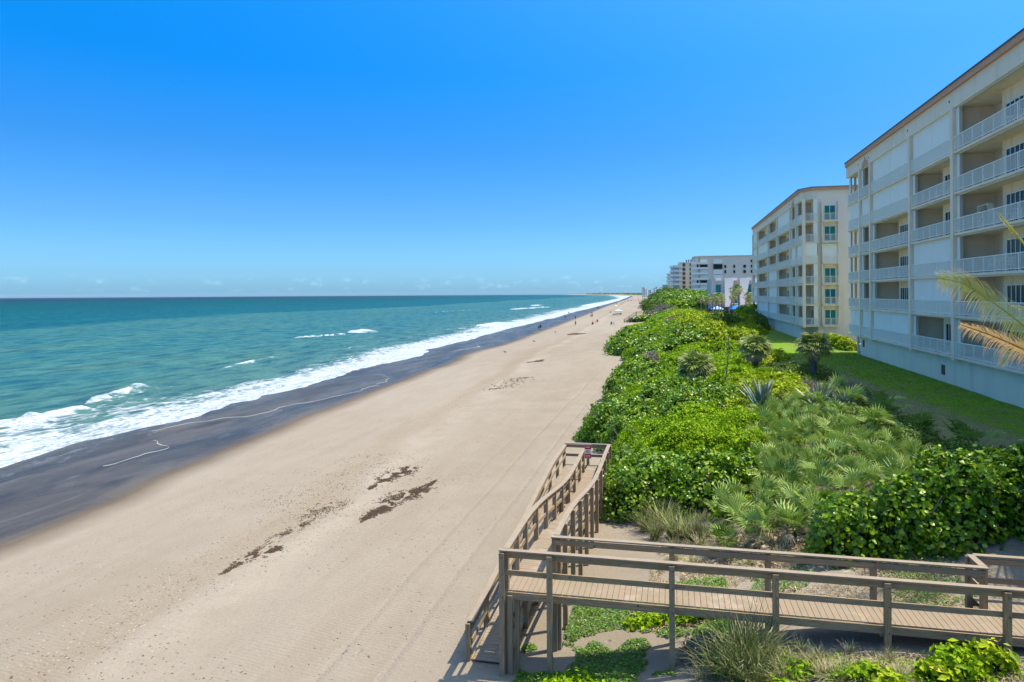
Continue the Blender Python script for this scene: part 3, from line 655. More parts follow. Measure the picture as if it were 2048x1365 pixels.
def building(label, X0, cols, state, body, parapet, ground, fascia_pts, corner):
    root = empty('apartment_building', (X0, min(cols), 5.0)); tag(root, label, 'apartment building')
    root.location = (0,0,0)
    x0, x1, y0, y1 = body
    MB().box(x0, x1, y0, y1, 3.0, 26.5).obj('wall', M['stucco_warm'], root)
    gy0, gy1 = ground
    MB().box(X0+.35, x0, gy0, gy1, 3.0, 7.1).obj('base_wall', M['stucco_pale'], root)
    # parapet band and cornice follow the outline given
    m = MB(); c = MB(); r = MB()
    for i in range(len(fascia_pts)-1):
        (xa, ya), (xb, yb) = fascia_pts[i], fascia_pts[i+1]
        d = Vector((xb-xa, yb-ya, 0)).normalized(); nrm = Vector((d.y, -d.x, 0)); 
        if nrm.x > .5 or (abs(nrm.x) < .5 and nrm.y > 0): nrm = -nrm
        def band(mm, out, inn, z0, z1, e=0.0):
            A = Vector((xa, ya, 0)) - d*e; B = Vector((xb, yb, 0)) + d*e; P = [A+nrm*out, B+nrm*out, B-nrm*inn, A-nrm*inn]; b = len(mm.v)
            mm.v += [(p.x,p.y,z0) for p in P] + [(p.x,p.y,z1) for p in P]
            for q in ((0,3,2,1),(4,5,6,7),(0,1,5,4),(1,2,6,5),(2,3,7,6),(3,0,4,7)): mm.f.append(tuple(b+k for k in q)); mm.m.append(0)
        band(m, .02, .5, TOP, 26.55); band(c, .22, .5, 26.55, 26.98, .12); band(r, .30, .6, 26.98, 27.06, .16)
    m.obj('parapet', M['stucco'], root); c.obj('cornice', M['terracotta'], root); r.obj('roof_edge', M['roof_cap'], root)
    P = list(fascia_pts)
    rm = MB(); pts = [(p[0]+.3, p[1]) for p in P]; pts += [(x1, P[-1][1]), (x1, P[0][1])]
    rm.poly([(a, b, TOP+.004) for a, b in pts][::-1]); rm.poly([(a, b, 26.5) for a, b in pts]); rm.obj('roof', M['stucco_pale'], root)
    facade(root, X0, cols, state, depth=x0-X0, side_open=corner)
    for y in cols[1:-1]:
        mm = MB(); mm.tube([(X0-.05,y+.6,25.95),(X0+.06,y+.6,25.95)], .09, 8); mm.obj('drain_outlet', M['dark_metal'], root)
    for y in (cols[1]+cols[2])/2,:
        mm = MB(); mm.poly([(X0-.04,y-1.3,TOP+.0),(X0-.04,y+1.3,TOP),(X0-.04,y+1.1,TOP+.45),(X0-.04,y+.45,TOP+.65),(X0-.04,y,TOP+1.1),(X0-.04,y-.45,TOP+.65),(X0-.04,y-1.1,TOP+.45)][::-1])
        mm.obj('pointed_ornament', M['terracotta'], root)
    return root

XA = 20.0
A = building('nearest apartment block with six storeys of white railed balconies at right', XA,
    [88.1, 82.7, 78.5, 66.2, 56.8, 43.5, 31.0, 19.0, 8.0],
    ['osooos', 'osooos', 'ssooos', 'soosso', 'oooooo', 'osooso', 'soosoo', 'osoooo'],
    (22.6, 46.0, 8.0, 88.0), None, (8.0, 84.4), [(20.0, 8.0), (20.0, 88.3), (24.0, 88.35)], True)
# open outer corner of the far end
mm = MB().box(-.12,.12,-.12,.12,7.0,TOP); mm.obj('corner_post', M['stucco'], A, loc=(20.75, 87.9, 0))
MB().box(20.1,20.34,84.6,84.8,3.5,7.1).obj('wall_edge', M['stucco_pale'], A)
for y, z in ((83.0,6.0),(60.0,5.6)):
    m = MB(); m.box(XA+.32,XA+.36,y-.35,y+.35,z,z+.75); m.obj('vent', M['brown'], A)
XB = 18.3
B = building('second apartment block with angled corner and teal sliding doors on its end wall', XB,
    [106.6, 112.6, 117.7, 132.2, 144.0, 161.4, 170.3],
    ['oosooo', 'oosooo', 'sooooo', 'ooosss', 'osooos', 'sssoso'],
    (20.3, 44.0, 107.0, 170.0), None, (110.5, 166.0), [(44.0, 107.0), (19.6, 107.0), (18.3, 109.0), (18.3, 170.6)], False)
for k in range(6):
    z = FL[k]; sh = (5-k == 2)
    add_rail(B, 18.42, 106.44, z, 1.78, R(-90))
    H = (FL[k+1]-.2 if k < 5 else TOP) - z
    if sh: o = link('shutter', shutter_mesh(1.7, H), B, (18.45, 106.62, z)); o.rotation_euler = (0,0,R(-90))
    else:
        o = link('folded_shutter', stack_mesh(H), B, (19.65, 106.65, z)); o.rotation_euler = (0,0,R(-90))
    # little balcony with a pair of sliding doors on the end wall
    m = MB(); m.box(20.85,22.95,106.35,107.0,z-.16,z); m.obj('floor_slab', M['stucco_pale'], B)
    add_rail(B, 20.9, 106.40, z, 2.0, R(-90))
    m = MB(); m.box(20.75,20.9,106.5,107.0,z,z+2.75); m.box(22.9,23.05,106.5,107.0,z,z+2.75); m.obj('balcony_cheek', M['stucco_pale'], B)
    if sh: o = link('shutter', shutter_mesh(2.0, 2.7), B, (20.92, 106.8, z)); o.rotation_euler = (0,0,R(-90))
    else:
        f = window(B, 21.15, 106.98, z+.05, 1.5, 2.2, 2, 'teal_glass', R(-90))
# soffit trim over the corner
for (px, py) in ((0,0),):
    m = MB(); m.box(18.28,18.62,106.42,106.76,7.1,7.3); m.obj('slab_corner', M['stucco'], B)

# things on the balconies
def pot_plant(x, y, z, label, h=.9):
    r = empty('potted_plant', (x, y, z)); tag(r, label, 'potted plant')
    m = MB(); m.tube([(0,0,0),(0,0,.35)], [.14,.2], 8); m.obj('pot', M['brown'], r)
    m = MB(); g = random.Random(int(x*100+y))
    for i in range(26):
        a = g.uniform(0,6.28); l = g.uniform(.5,1.0)*h; e = g.uniform(.3,1.2)
        p0 = Vector((0,0,.35)); p1 = p0+Vector((math.cos(a)*l*.5*math.cos(e), math.sin(a)*l*.5*math.cos(e), l*.6)); p2 = p0+Vector((math.cos(a)*l*.9, math.sin(a)*l*.9, l*.55)); s = Vector((-math.sin(a),math.cos(a),0))*.05
        m.poly([p0-s*.4,p0+s*.4,p1+s,p1-s]); m.poly([p1-s,p1+s,p2])
    m.obj('foliage', M['leaf_scrub'], r)
pot_plant(20.7, 68.6, FL[3]+.55, 'bushy dark plant standing on a fourth storey balcony of the nearest block')
def patio_chair(x, y, z, rz, label):
    r = empty('patio_chair', (x, y, z), R(rz)); tag(r, label, 'chair', 'white patio chairs on the balconies')
    MB().box(-.25,.25,-.25,.25,.40,.45).obj('seat', M['white_paint'], r)
    m = MB(); m.box(-.25,.25,.22,.26,.62,.66); m.box(-.25,.25,.22,.26,.88,.93)
    for i in range(5): m.box(-.22+i*.1,-.19+i*.1,.225,.255,.45,.9)
    m.obj('backrest', M['white_paint'], r)
    for sx in (-1,1):
        for sy in (-1,1): MB().box(sx*.22-.02,sx*.22+.02,sy*.22-.02,sy*.22+.02,0,.40).obj('leg', M['white_paint'], r)
def patio_table(x, y, z, label):
    r = empty('patio_table', (x, y, z)); tag(r, label, 'table', 'white patio tables on the balconies')
    m = MB(); m.tube([(0,0,.70),(0,0,.74)], [.5,.5], 14); m.obj('tabletop', M['white_paint'], r)
    for i in range(4): a = i*1.571+.7; MB().beam((math.cos(a)*.12,math.sin(a)*.12,.7),(math.cos(a)*.4,math.sin(a)*.4,0),.03,.03,(0,0,1)).obj('leg', M['white_paint'], r)
for k, yy, w_ in ((3,50.5,'fourth'),(4,61,'fifth'),(2,51.5,'third'),(5,49.5,'sixth'),(0,60.8,'lowest')):
    patio_table(XA+.95, yy, FL[k], 'white round table behind the railing on the %s storey of the nearest block' % w_)
    patio_chair(XA+.9, yy+1.1, FL[k], 0, 'white chair far side of the table on the %s storey of the nearest block' % w_)
    patio_chair(XA+.9, yy-1.0, FL[k], 180, 'white chair near side of the table on the %s storey of the nearest block' % w_)
sh = empty('plant_shelf', (XA+1.2, 54.6, FL[3])); tag(sh, 'white two tier shelf of small pots in the recess above the palm frond', 'shelf')
for zz in (.7,1.25,1.75): MB().box(-.2,.2,-.8,.8,zz-.02,zz+.02).obj('board', M['white_paint'], sh)
for sy in (-1,1): MB().box(-.2,.2,sy*.8-.02,sy*.8+.02,0,1.8).obj('side_panel', M['white_paint'], sh)
for i in range(8):
    x = XA+1.2; y = 54.0+ (i % 4)*.38; z = FL[3]+(.72 if i < 4 else 1.27)
    m = MB(); m.tube([(0,0,0),(0,0,.12),(0,0,.2)], [.07,.1,.04], 7); m.obj('pot', M['brown' if i % 2 else 'tan'], None, loc=(x,y,z), label='small clay pot standing on the white plant shelf', cat='pot', group='small pots on the plant shelf')
m = MB(); m.box(-.3,.3,-.5,.5,.0,.75); m.box(-.32,.32,-.52,.52,.75,.8); m.obj('storage_cabinet', M['orange'], None, loc=(XA+2.0, 46.6, FL[4]), label='orange brown cabinet on the fifth storey balcony at the right edge', cat='cabinet')
m = MB(); m.box(-.3,.3,-.3,.3,.35,.45); m.box(.22,.3,-.3,.3,.45,.95); m.box(-.3,.3,-.3,-.24,.35,.65); m.box(-.3,.3,.24,.3,.35,.65); m.box(-.26,.26,-.26,.26,0,.35)
m.obj('armchair', M['blue'], None, loc=(19.3, 110.0, FL[0]), label='blue armchair on the lowest corner balcony of the second block', cat='armchair')
m = MB(); m.box(-.04,.0,-.3,.3,.9,2.0); m.box(-.06,-.03,-.34,.34,.86,.9); m.box(-.06,-.03,-.34,.34,2.0,2.04); m.obj('wall_banner', M['orange'], None, loc=(20.28, 111.2, FL[0]), label='orange hanging on the wall of the lowest corner balcony', cat='wall hanging')

# retaining wall between the two blocks
rw = empty('garden_wall', (0,0,0)); tag(rw, 'low white garden wall in the gap between the two nearest blocks', 'wall')
MB().box(21.6,21.85,88.05,106.95,3.8,5.75).obj('wall', M['stucco_pale'], rw); MB().box(21.55,21.90,88.05,106.95,5.75,5.85).obj('coping', M['white_paint'], rw)

# ---- blocks farther away
def far_box(root, name, x0, x1, y0, y1, z0, z1, mat): return MB().box(x0,x1,y0,y1,z0,z1).obj(name, M[mat], root)
def far_win(root, x, y, z, w, h, mat='glass', d=.25):
    o = link('window', cached(('fw', w, h, mat, d), lambda: MB().box(0,w,-d,0,0,h).mesh('window', M[mat])), root, (x, y, z))
# D: pale block with rounded seaward end
D_ = empty('apartment_building', (0,0,0)); tag(D_, 'wide pale grey block behind the second one with shuttered balconies', 'apartment building')
YD = 398.0; zt = 32.1
def PX(p): return xat(p, YD)
m = MB(); x0, x1 = PX(1388), 56
out = [(x0+4*(1-math.cos(t)), YD+10-10*math.sin(t)) for t in np.linspace(0, 1.57, 8)] + [(x1, YD), (x1, YD+60), (x0, YD+60)]
b = [(a, c_, 4.0) for a, c_ in out]; t_ = [(a, c_, zt) for a, c_ in out]
m.poly(b[::-1]); m.poly(t_)
for i in range(len(out)): j = (i+1) % len(out); m.poly([b[i], b[j], t_[j], t_[i]])
m.obj('wall', M['grey_stucco'], D_)
def slab_ring(root, out, z, mat, grow=.5, h=.3, name='floor_slab'):
    cx = sum(p[0] for p in out)/len(out); cy = sum(p[1] for p in out)/len(out)
    q = [(p[0]+(grow if p[0] > cx else -grow), p[1]+(grow if p[1] > cy else -grow)) for p in out]; m = MB()
    b = [(a, c_, z) for a, c_ in q]; t_ = [(a, c_, z+h) for a, c_ in q]; m.poly(b[::-1]); m.poly(t_)
    for i in range(len(q)): j = (i+1) % len(q); m.poly([b[i], b[j], t_[j], t_[i]])
    m.obj(name, M[mat], root)
slab_ring(D_, out, zt, 'grey_stucco', .4, .3, 'roof_edge')
st = 2.87
for L in range(8):
    z = zt-1.6-st*(L+1)+.35
    gl = L in (1,4)
    far_box(D_, 'balcony', x0-1.2, PX(1416), YD-1.4, YD+2, z-.25, z, 'white_wall')
    far_box(D_, 'shutter' if not gl else 'window', x0+1.5, PX(1397), YD-.8, YD-.3, z+(1.0 if gl else 0), z+2.5, 'shutter' if not gl else 'glass')
    far_box(D_, 'shutter' if not gl else 'window', PX(1400.5), PX(1415), YD-.8, YD-.3, z+(1.0 if gl else 0), z+2.5, 'shutter' if not gl else 'glass')
    far_box(D_, 'shutter' if L not in (1,) else 'window', PX(1427), PX(1445), YD-.6, YD-.1, z, z+2.5, 'shutter' if L != 1 else 'glass')
    far_box(D_, 'railing', x0-1.25, PX(1416.2), YD-1.6, YD-1.5, z, z+1.0, 'shutter')
for row, L in ((1,1),(2,2)):
    z = zt-1.6-st*(L+1)+.9
    for p_, w_ in ((1449,.95),(1467,.95),(1487,1.3),(1502,.9)): far_win(D_, PX(p_), YD-.0, z, w_, 1.5, 'glass', .3)
far_win(D_, PX(1502), YD, zt-1.6-st+.9, .9, 1.4, 'glass', .3)
far_box(D_, 'pier', PX(1397.2), PX(1400.2), YD-1.5, YD, 4, zt-.5, 'tan')
# E: cream block with rounded white balconies
E_ = empty('apartment_building', (0,0,0)); tag(E_, 'cream block with rounded white balconies on its seaward corner', 'apartment building')
YE = 473.0; zt = 32.0
def PE(p): return xat(p, YE)
far_box(E_, 'wall', PE(1358), 40, YE, YE+40, 4, zt, 'cream')
far_box(E_, 'roof_edge', PE(1357), 40.3, YE-.4, YE+40, zt, zt+.5, 'white_wall')
for L in range(9):
    z = zt-2.9*(L+1)
    far_win(E_, PE(1365.5), YE, z+.5, 1.7, 1.9, 'brown', .3); far_win(E_, PE(1379.5), YE, z+.5, 1.0, 1.7, 'brown', .3)
    q = [(PE(1358)-6+6.5*(1-math.sin(t)), YE+8-9.0*math.cos(t)) for t in np.linspace(1.57, 0, 7)] + [(PE(1365), YE-1), (PE(1365), YE+8)]
    m = MB()
    for zz, hh, gg in ((z-.15,.25,0),):
        b = [(a, c_, zz) for a, c_ in q]; t_ = [(a, c_, zz+1.25) for a, c_ in q]; m.poly(b[::-1]); m.poly(t_)
        for i in range(len(q)): j = (i+1) % len(q); m.poly([b[i], b[j], t_[j], t_[i]])
    m.obj('balcony', M['white_wall'], E_)
far_box(E_, 'glazed_corner', PE(1358)-3.5, PE(1358)+1, YE+.5, YE+30, 4, zt-1.5, 'blue_grey_wall')
for i in range(4):
    m = MB(); m.tube([(0,0,0),(0,0,1.0),(0,0,1.3),(0,0,1.5)], [.35,.35,.7,.3], 8); m.obj('roof_vent', M['dark_metal'], E_, loc=(PE(1373.5+i*4.3), YE+3, zt+.5))
# farther blocks, each by its own outline: px left, px right, px top, distance, material
for lab, pa, pb, pt, Yd, mt, nf in (
    ('narrow grey block left of the cream one', 1335, 1344, 548.5, 600, 'grey_stucco', 8),
    ('glassy blue grey block partly hidden by the narrow grey one', 1342, 1352, 536, 540, 'blue_grey_wall', 8),
    ('low teal grey block left of the narrow grey one', 1325, 1336, 570.5, 900, 'blue_grey_wall', 6),
    ('boxy blue grey tower standing alone on the skyline', 1284, 1291, 575.5, 2000, 'far_wall', 9),
    ('lower wing beside the lone skyline tower', 1291, 1295, 578, 2010, 'far_wall', 7),
    ('small skyline block with stepped roof', 1307, 1311, 577, 1700, 'far_wall', 6),
    ('tall slim skyline tower behind the low teal block', 1311, 1315, 574.7, 1750, 'far_wall', 8),
    ('long low skyline block next to the slim tower', 1315, 1325, 578.5, 1600, 'far_wall', 4),
    ('tiny white skyline block behind the beach', 1296, 1303, 580.5, 1900, 'white_wall', 3)):
    r_ = empty('apartment_building', (0,0,0)); tag(r_, lab, 'building')
    xa, xb = xat(pa, Yd), xat(pb, Yd); Yc = -xa*_s + Yd*_c; hz_ = HORY - ROLL*(pa-1024); zt = 12 + (hz_-pt)*Yc/FPX
    far_box(r_, 'wall', xa, xb, Yd, Yd+30, 2, zt, mt); far_box(r_, 'roof_edge', xa-.6, xb+.6, Yd-.6, Yd+30, zt, zt+.5, 'white_wall')
    for L in range(nf):
        z = zt-3.0*(L+1)
        if z > 5: far_box(r_, 'window_band', xa+.8, xb-.8, Yd-.25, Yd-.0, z+.7, z+2.0, 'blue_grey_wall'); far_box(r_, 'balcony', xa-.9, xa+1.5, Yd-.8, Yd+28, z-.1, z+.9, 'white_wall')
x_, y_ = xat(1200.9, 7000), 7000
wt = empty('water_tower', (x_, y_, 0)); tag(wt, 'far water tower rising over the distant cape', 'water tower')
m = MB(); m.tube([(0,0,0),(0,0,34)], [5,4], 10); m.obj('shaft', M['far_wall'], wt); m = MB(); m.tube([(0,0,34),(0,0,37),(0,0,44),(0,0,46)], [5,10,10,5], 12); m.obj('tank', M['far_wall'], wt)
# C: low white modern building behind the pool
C_ = empty('apartment_building', (0,0,0)); tag(C_, 'low white modern building with slanted wall panels behind the pool', 'building')
YC = 247.0; zt = 16.9
def PC(p): return xat(p, YC)
far_box(C_, 'wall', PC(1423), 40, YC+1.2, YC+30, 4, zt, 'blue_grey_wall')
def panel(pa, pb, slant):
    m = MB(); xa, xb = PC(pa), PC(pb)
    F0 = [(xa, YC-.6, 7.3), (xb-slant*.0, YC-.6, 7.3), (xb+slant, YC-.6, zt+.1), (xa, YC-.6, zt+.1)]; B0 = [(a, YC+1.19, c_) for a, _, c_ in F0]
    m.poly(F0); m.poly(B0[::-1])
    for i in range(4): j = (i+1) % 4; m.poly([F0[j], F0[i], B0[i], B0[j]])
    m.obj('wall_panel', M['white_wall'], C_)
panel(1449.5, 1461, 1.1); panel(1480, 1488, 1.9); panel(1509, 1520, 1)
for pa, pb in ((1432,1442),(1467,1474.5),(1496,1503)):
    for z0, z1 in ((12.2,14.8),(8.6,11.4)):
        w_ = PC(pb)-PC(pa); far_win(C_, PC(pa), YC+1.2, z0, w_, z1-z0, 'teal_glass', .15)
        far_box(C_, 'balcony', PC(pa)-.9, PC(pb)+.3, YC-.3, YC+1.2, z0-.35, z0-.1, 'white_wall')
    far_box(C_, 'roof_box', PC(pa)-.1, PC(pb), YC+.2, YC+1.8, zt-.7, zt+.2, 'white_wall')
far_box(C_, 'shaded_ground_floor', PC(1415), 40, YC-.2, YC+1.2, 4.5, 7.0, 'dark_metal')  # ground floor shade painted as a near-black box
far_box(C_, 'floor_band', PC(1430), PC(1449), YC+.6, YC+1.19, 11.5, 11.8, 'white_wall')
m = MB(); m.box(9.5, 30, 205, 246.5, 5.0, 5.25); tag(m.obj('pool_deck', M['pool_deck']), kind='structure')
def umbrella(x, y, z, rad, mat, label, h=2.4, cat='umbrella', group=None):
    r = empty('beach_umbrella', (x, y, z)); tag(r, label, cat, group)
    m = MB(); m.tube([(0,0,0),(0,0,h+.1)], .03, 6); m.obj('pole', M['white_paint'], r)
    m = MB(); k = 8
    for i in range(k):
        a, b_ = 2*math.pi*i/k, 2*math.pi*(i+1)/k
        P0 = [(0,0,h),(math.cos(a)*rad*.55,math.sin(a)*rad*.55,h-.18*rad),(math.cos(b_)*rad*.55,math.sin(b_)*rad*.55,h-.18*rad)]
        P1 = [P0[1],(math.cos(a)*rad,math.sin(a)*rad,h-.45*rad),(math.cos(b_)*rad,math.sin(b_)*rad,h-.45*rad),P0[2]]
        P2 = [P1[1],(math.cos(a)*rad,math.sin(a)*rad,h-.45*rad-.15),(math.cos(b_)*rad,math.sin(b_)*rad,h-.45*rad-.15),P1[2]]
        m.poly(P0); m.poly(P1); m.poly(P2)
    m.obj('canopy', M[mat], r); return r
umbrella(xat(1434.5,228), 228, 5.25, 1.9, 'lightblue', 'pale blue pool umbrella left of the other blue one', 2.6)
umbrella(xat(1474,222), 222, 5.25, 2.7, 'blue', 'large blue pool umbrella in front of the white modern building', 3.1)
umbrella(xat(1484,230), 230, 5.25, 2.0, 'navy', 'dark blue pool umbrella behind the large blue one', 3.0)
umbrella(xat(1424,230), 230, 5.25, 1.8, 'navy', 'dark blue folded looking umbrella at the left end of the pool', 2.6)
# ------------------------------------------------------------------ boardwalk
bw = empty('boardwalk', (0,0,0)); tag(bw, 'wooden beach boardwalk with brown planks, railings and a doubled back ramp down to the sand', 'boardwalk')
DECK = 4.17; RH = 1.07
xl, xc, xr = -5.42, -4.34, -3.24
def zdeck(y):                      # right hand ramp, leaving the walk northwards
    return DECK - (DECK-3.12)*float(sm((y-20.2)/10.5)) + .06*float(sm((y-32)/2))
def zlane(y):                      # left hand lane, coming back down to the sand
    return 2.02 + (3.18-2.02)*float(np.clip((y-18.4)/13.6, 0, 1))
pl1 = MB().box(-.0685,.0685,-.56,.56,-.03,0).mesh('plank', M['plank'])
def plank(x, y, z, me, rx=0, rz=0):
    o = link('plank', me, bw, (x, y, z)); o.rotation_euler = (rx, 0, rz); return o
x = -4.28; i = 0
while x < 13.5:
    Y0, Y1 = 18.06, 19.22
    if x > 7.48: Y1 = 20.1
    me = cached(('pl', Y1), lambda: MB().box(-.0685,.0685,-(Y1-Y0)/2,(Y1-Y0)/2,-.03,0).mesh('plank', M['plank']))
    plank(x, (Y0+Y1)/2, DECK+random.uniform(-.002,.002), me); x += .1475
lane = MB().box(-.50,.50,-.0685,.0685,-.03,0).mesh('plank', M['plank'])
y = 19.31
while y < 36.0:
    s = (zdeck(y+.1)-zdeck(y-.1))/.2
    plank((xc+xr)/2, y, zdeck(y)+random.uniform(-.002,.002), lane, math.atan(s)); y += .1475
y = 18.5
while y < 36.0:
    z = zlane(y); plank((xl+xc)/2, y, z, lane, math.atan((zlane(y+.1)-zlane(y-.1))/.2)); y += .1475
W_ = M['wood']
def post(x, y, z0, z1, w=.14):
    o = cached(('post', round(z1-z0,2), w), lambda: MB().box(-w/2,w/2,-w/2,w/2,0,z1-z0).mesh('post', M['wood_z'])); link('post', o, bw, (x, y, z0))
def board(name, p, q, w, h, mat=None, up=(0,0,1)):
    p = Vector(p); q = Vector(q); c0 = (p+q)/2; MB().beam(p-c0, q-c0, w, h, up).obj(name, mat or (W_ if abs(q.x-p.x) > abs(q.y-p.y) else M['wood_y']), bw, loc=c0)
def g(x, y): return gz1(x, y)-.3
RT = DECK+RH
# near rail along the camera side
px_ = [-4.42,-3.15,-.05,2.40,4.87,7.35,9.85,12.3]
for x in px_: post(x, 17.93, g(x, 17.93), RT-.05)
post(-4.22, 18.02, g(-4.2,18.0), DECK-.12, .13); post(-4.08, 18.22, g(-4.2,18.2), DECK-.2, .12)
for a, b_ in zip(px_[:-1], px_[1:]):
    board('rail_board', (a,18.03,RT-.13),(b_-.004,18.03,RT-.13),.04,.15); board('mid_rail', (a,18.03,DECK+.47),(b_-.004,18.03,DECK+.47),.04,.135)
    board('rim_joist', (a,18.035,DECK-.135),(b_-.004,18.035,DECK-.135),.045,.19)
board('rail_cap', (-4.50,17.985,RT),(4.0,17.985,RT),.17,.036,M['cap']); board('rail_cap', (4.005,17.985,RT),(12.4,17.985,RT),.17,.036,M['cap'])
# inner rail
pi = [-3.24,-.05,2.39,4.92,7.40]
for x in pi: post(x, 19.30, g(x, 19.3), RT-.05)
for a, b_ in zip(pi[:-1], pi[1:]):
    board('rail_board', (a,19.20,RT-.13),(b_-.004,19.20,RT-.13),.04,.15); board('mid_rail', (a,19.20,DECK+.47),(b_-.004,19.20,DECK+.47),.04,.135)
    board('rim_joist', (a,19.24,DECK-.135),(b_-.004,19.24,DECK-.135),.045,.19)
board('rail_cap', (-3.33,19.25,RT),(7.48,19.25,RT),.17,.036,M['cap'])
board('rail_cap', (7.40,19.34,RT+.002),(7.40,20.10,RT+.002),.17,.036,M['cap']); board('rail_board', (7.40,19.34,RT-.13),(7.40,20.05,RT-.13),.04,.15); board('mid_rail', (7.40,19.34,DECK+.47),(7.40,20.05,DECK+.47),.04,.135)
for x in (7.40,9.9,12.3): post(x, 20.17, g(x,20.2), RT-.05)
for a, b_ in ((7.40,9.9),(9.905,12.3)):
    board('rail_board', (a,20.07,RT-.13),(b_,20.07,RT-.13),.04,.15); board('mid_rail', (a,20.07,DECK+.47),(b_,20.07,DECK+.47),.04,.135); board('rim_joist', (a,20.12,DECK-.135),(b_,20.12,DECK-.135),.045,.19)
board('rail_cap', (7.49,20.12,RT),(12.4,20.12,RT),.17,.036,M['cap'])
# joists under the walk
for x in px_[1:]:
    board('cross_beam', (x-.09,18.06,DECK-.23),(x-.09,19.2,DECK-.23),.05,.19)
board('floor_joist', (-4.3,18.62,DECK-.13),(12.3,18.62,DECK-.13),.045,.18)
# rails along the right side of the ramp
def rail_run(x, ys, zf, xoff, base=True, cap=True, capw=.17, rh=RH, mid=True, rim=True):
    for i, y in enumerate(ys):
        post(x+xoff*.10, y, g(x, y) if base else zf(y)-.25, zf(y)+rh-.05)
    for a, b_ in zip(ys[:-1], ys[1:]):
        k = 2; e = .003
        for j in range(k):
            ya = a+(b_-a)*j/k; yb = a+(b_-a)*(j+1)/k-e
            board('rail_board', (x,ya,zf(ya)+rh-.13),(x,yb,zf(yb)+rh-.13),.04,.14)
            if mid: board('mid_rail', (x,ya,zf(ya)+.47),(x,yb,zf(yb)+.47),.04,.12)
            if rim: board('rim_joist', (x+xoff*.02,ya,zf(ya)-.135),(x+xoff*.02,yb,zf(yb)-.135),.045,.19)
            if cap: board('rail_cap', (x+xoff*.04,ya,zf(ya)+rh),(x+xoff*.04,yb,zf(yb)+rh),capw,.036,M['cap'])
ysr = [20.6,22.3,24.1,25.9,27.7,29.5,31.3,33.1,34.6,36.05]
rail_run(xr, [19.38]+ysr, zdeck, 1)
rail_run(xc, [18.10,19.4]+[y for y in ysr if y < 35], zdeck, 0, mid=True)
lane_ys = [18.5,20.4,22.3,24.2,26.1,28.0,29.9,31.8,33.9,36.05]
rail_run(xl, lane_ys, zlane, -1, rh=.98)
rail_run(xc-.11, [18.7,21.0,23.2,25.5,27.7,29.9,31.9], zlane, 0, base=True, rh=.93, cap=False, rim=True)
for x in (xl+.02, xc, xr-.0): pass
zz = zdeck(36)
board('rail_cap', (xl-.08,36.10,zz+RH),(xr+.14,36.10,zz+RH),.16,.036,M['cap']); board('rail_board', (xl,36.08,zz+RH-.13),(xr,36.08,zz+RH-.13),.04,.15); board('mid_rail', (xl,36.08,zz+.47),(xr,36.08,zz+.47),.04,.13)
board('rim_joist', (xl,36.09,zz-.13),(xr,36.09,zz-.13),.045,.19); post(xc+.05, 36.16, g(xc,36.1), zz+RH-.05)
# bolts on the posts near the camera
bm_ = MB(); 
bolt = MB().tube([(0,0,0),(0,-.02,0)], .014, 8).mesh('bolt', M['dark_metal'])
for x in px_:
    for dz in (RT-.16, DECK+.47, DECK-.14): link('bolt', bolt, bw, (x+.02, 17.86, dz))
# warning sign tied on the far rail
sg = empty('warning_sign', (-4.27, 35.97, zz+.35)); tag(sg, 'red and white warning sign fixed to the far end rail of the ramp', 'sign')
m = MB(); m.box(-.17,.17,0,.015,0,.72); m.obj('board', M['white_paint'], sg)
m = MB(); m.box(-.165,.165,-.006,-.001,.47,.71); m.obj('upper_red_band', M['red'], sg); m = MB(); m.box(-.165,.165,-.006,-.001,.01,.24); m.obj('lower_red_band', M['red'], sg)
m = MB()
for zc, mat in ((.64,0),(.56,0),(.16,0),(.08,0)): m.box(-.12,.12,-.010,-.007,zc-.012,zc+.012)
m.obj('pale_lines', M['white'], sg)
m = MB()
for zc in (.40,.35,.30): m.box(-.12,.10,-.006,-.001,zc-.008,zc+.008)
m.obj('dark_lines', M['black'], sg)
# second boardwalk with its stair, farther up the beach
def far_stair(px0, py0, px1, zdk, run, label, inland=14):
    x0, y0 = at(px0, py0, 2.0); r_ = empty('beach_stair', (x0, y0, 2.0)); tag(r_, label, 'boardwalk stair')
    x1 = xat(px1, y0)-x0; h_ = zdk-2.0
    for s in (0, 1.5):
        for zz in (.55, 1.0): MB().beam((0,s,zz),(x1,s,h_+zz),.09,.14).obj('rail_board', W_, r_)
        MB().beam((0,s,0.05),(x1,s,h_),.06,.28).obj('stringer', W_, r_)
        for t in (0,.42,1.0): MB().box(x1*t-.08,x1*t+.08,s-.08,s+.08,-.5,h_*t+1.05).obj('post', W_, r_)
        MB().beam((x1,s,h_+1.0),(x1+inland,s,h_+1.0),.09,.14).obj('rail_board', W_, r_); MB().beam((x1,s,h_+.55),(x1+inland,s,h_+.55),.09,.12).obj('rail_board', W_, r_)
        for k in range(1, int(inland/2.4)+1): MB().box(x1+k*2.4-.07,x1+k*2.4+.07,s-.07,s+.07,-1.0,h_+1.0).obj('post', W_, r_)
    MB().box(x1,x1+inland,0,1.5,h_-.15,h_).obj('deck', W_, r_)
    k = int(h_/.18)
    for i in range(k): t = (i+.5)/k; MB().box(x1*t-.16,x1*t+.16,.05,1.45,h_*t-.03,h_*t+.02).obj('tread', W_, r_)
far_stair(1248, 645, 1272, 4.6, 5, 'dark wooden stair descending to the sand in the middle distance', 22)
far_stair(1276, 617.5, 1287, 5.2, 5, 'farther wooden stair behind the first one', 14)
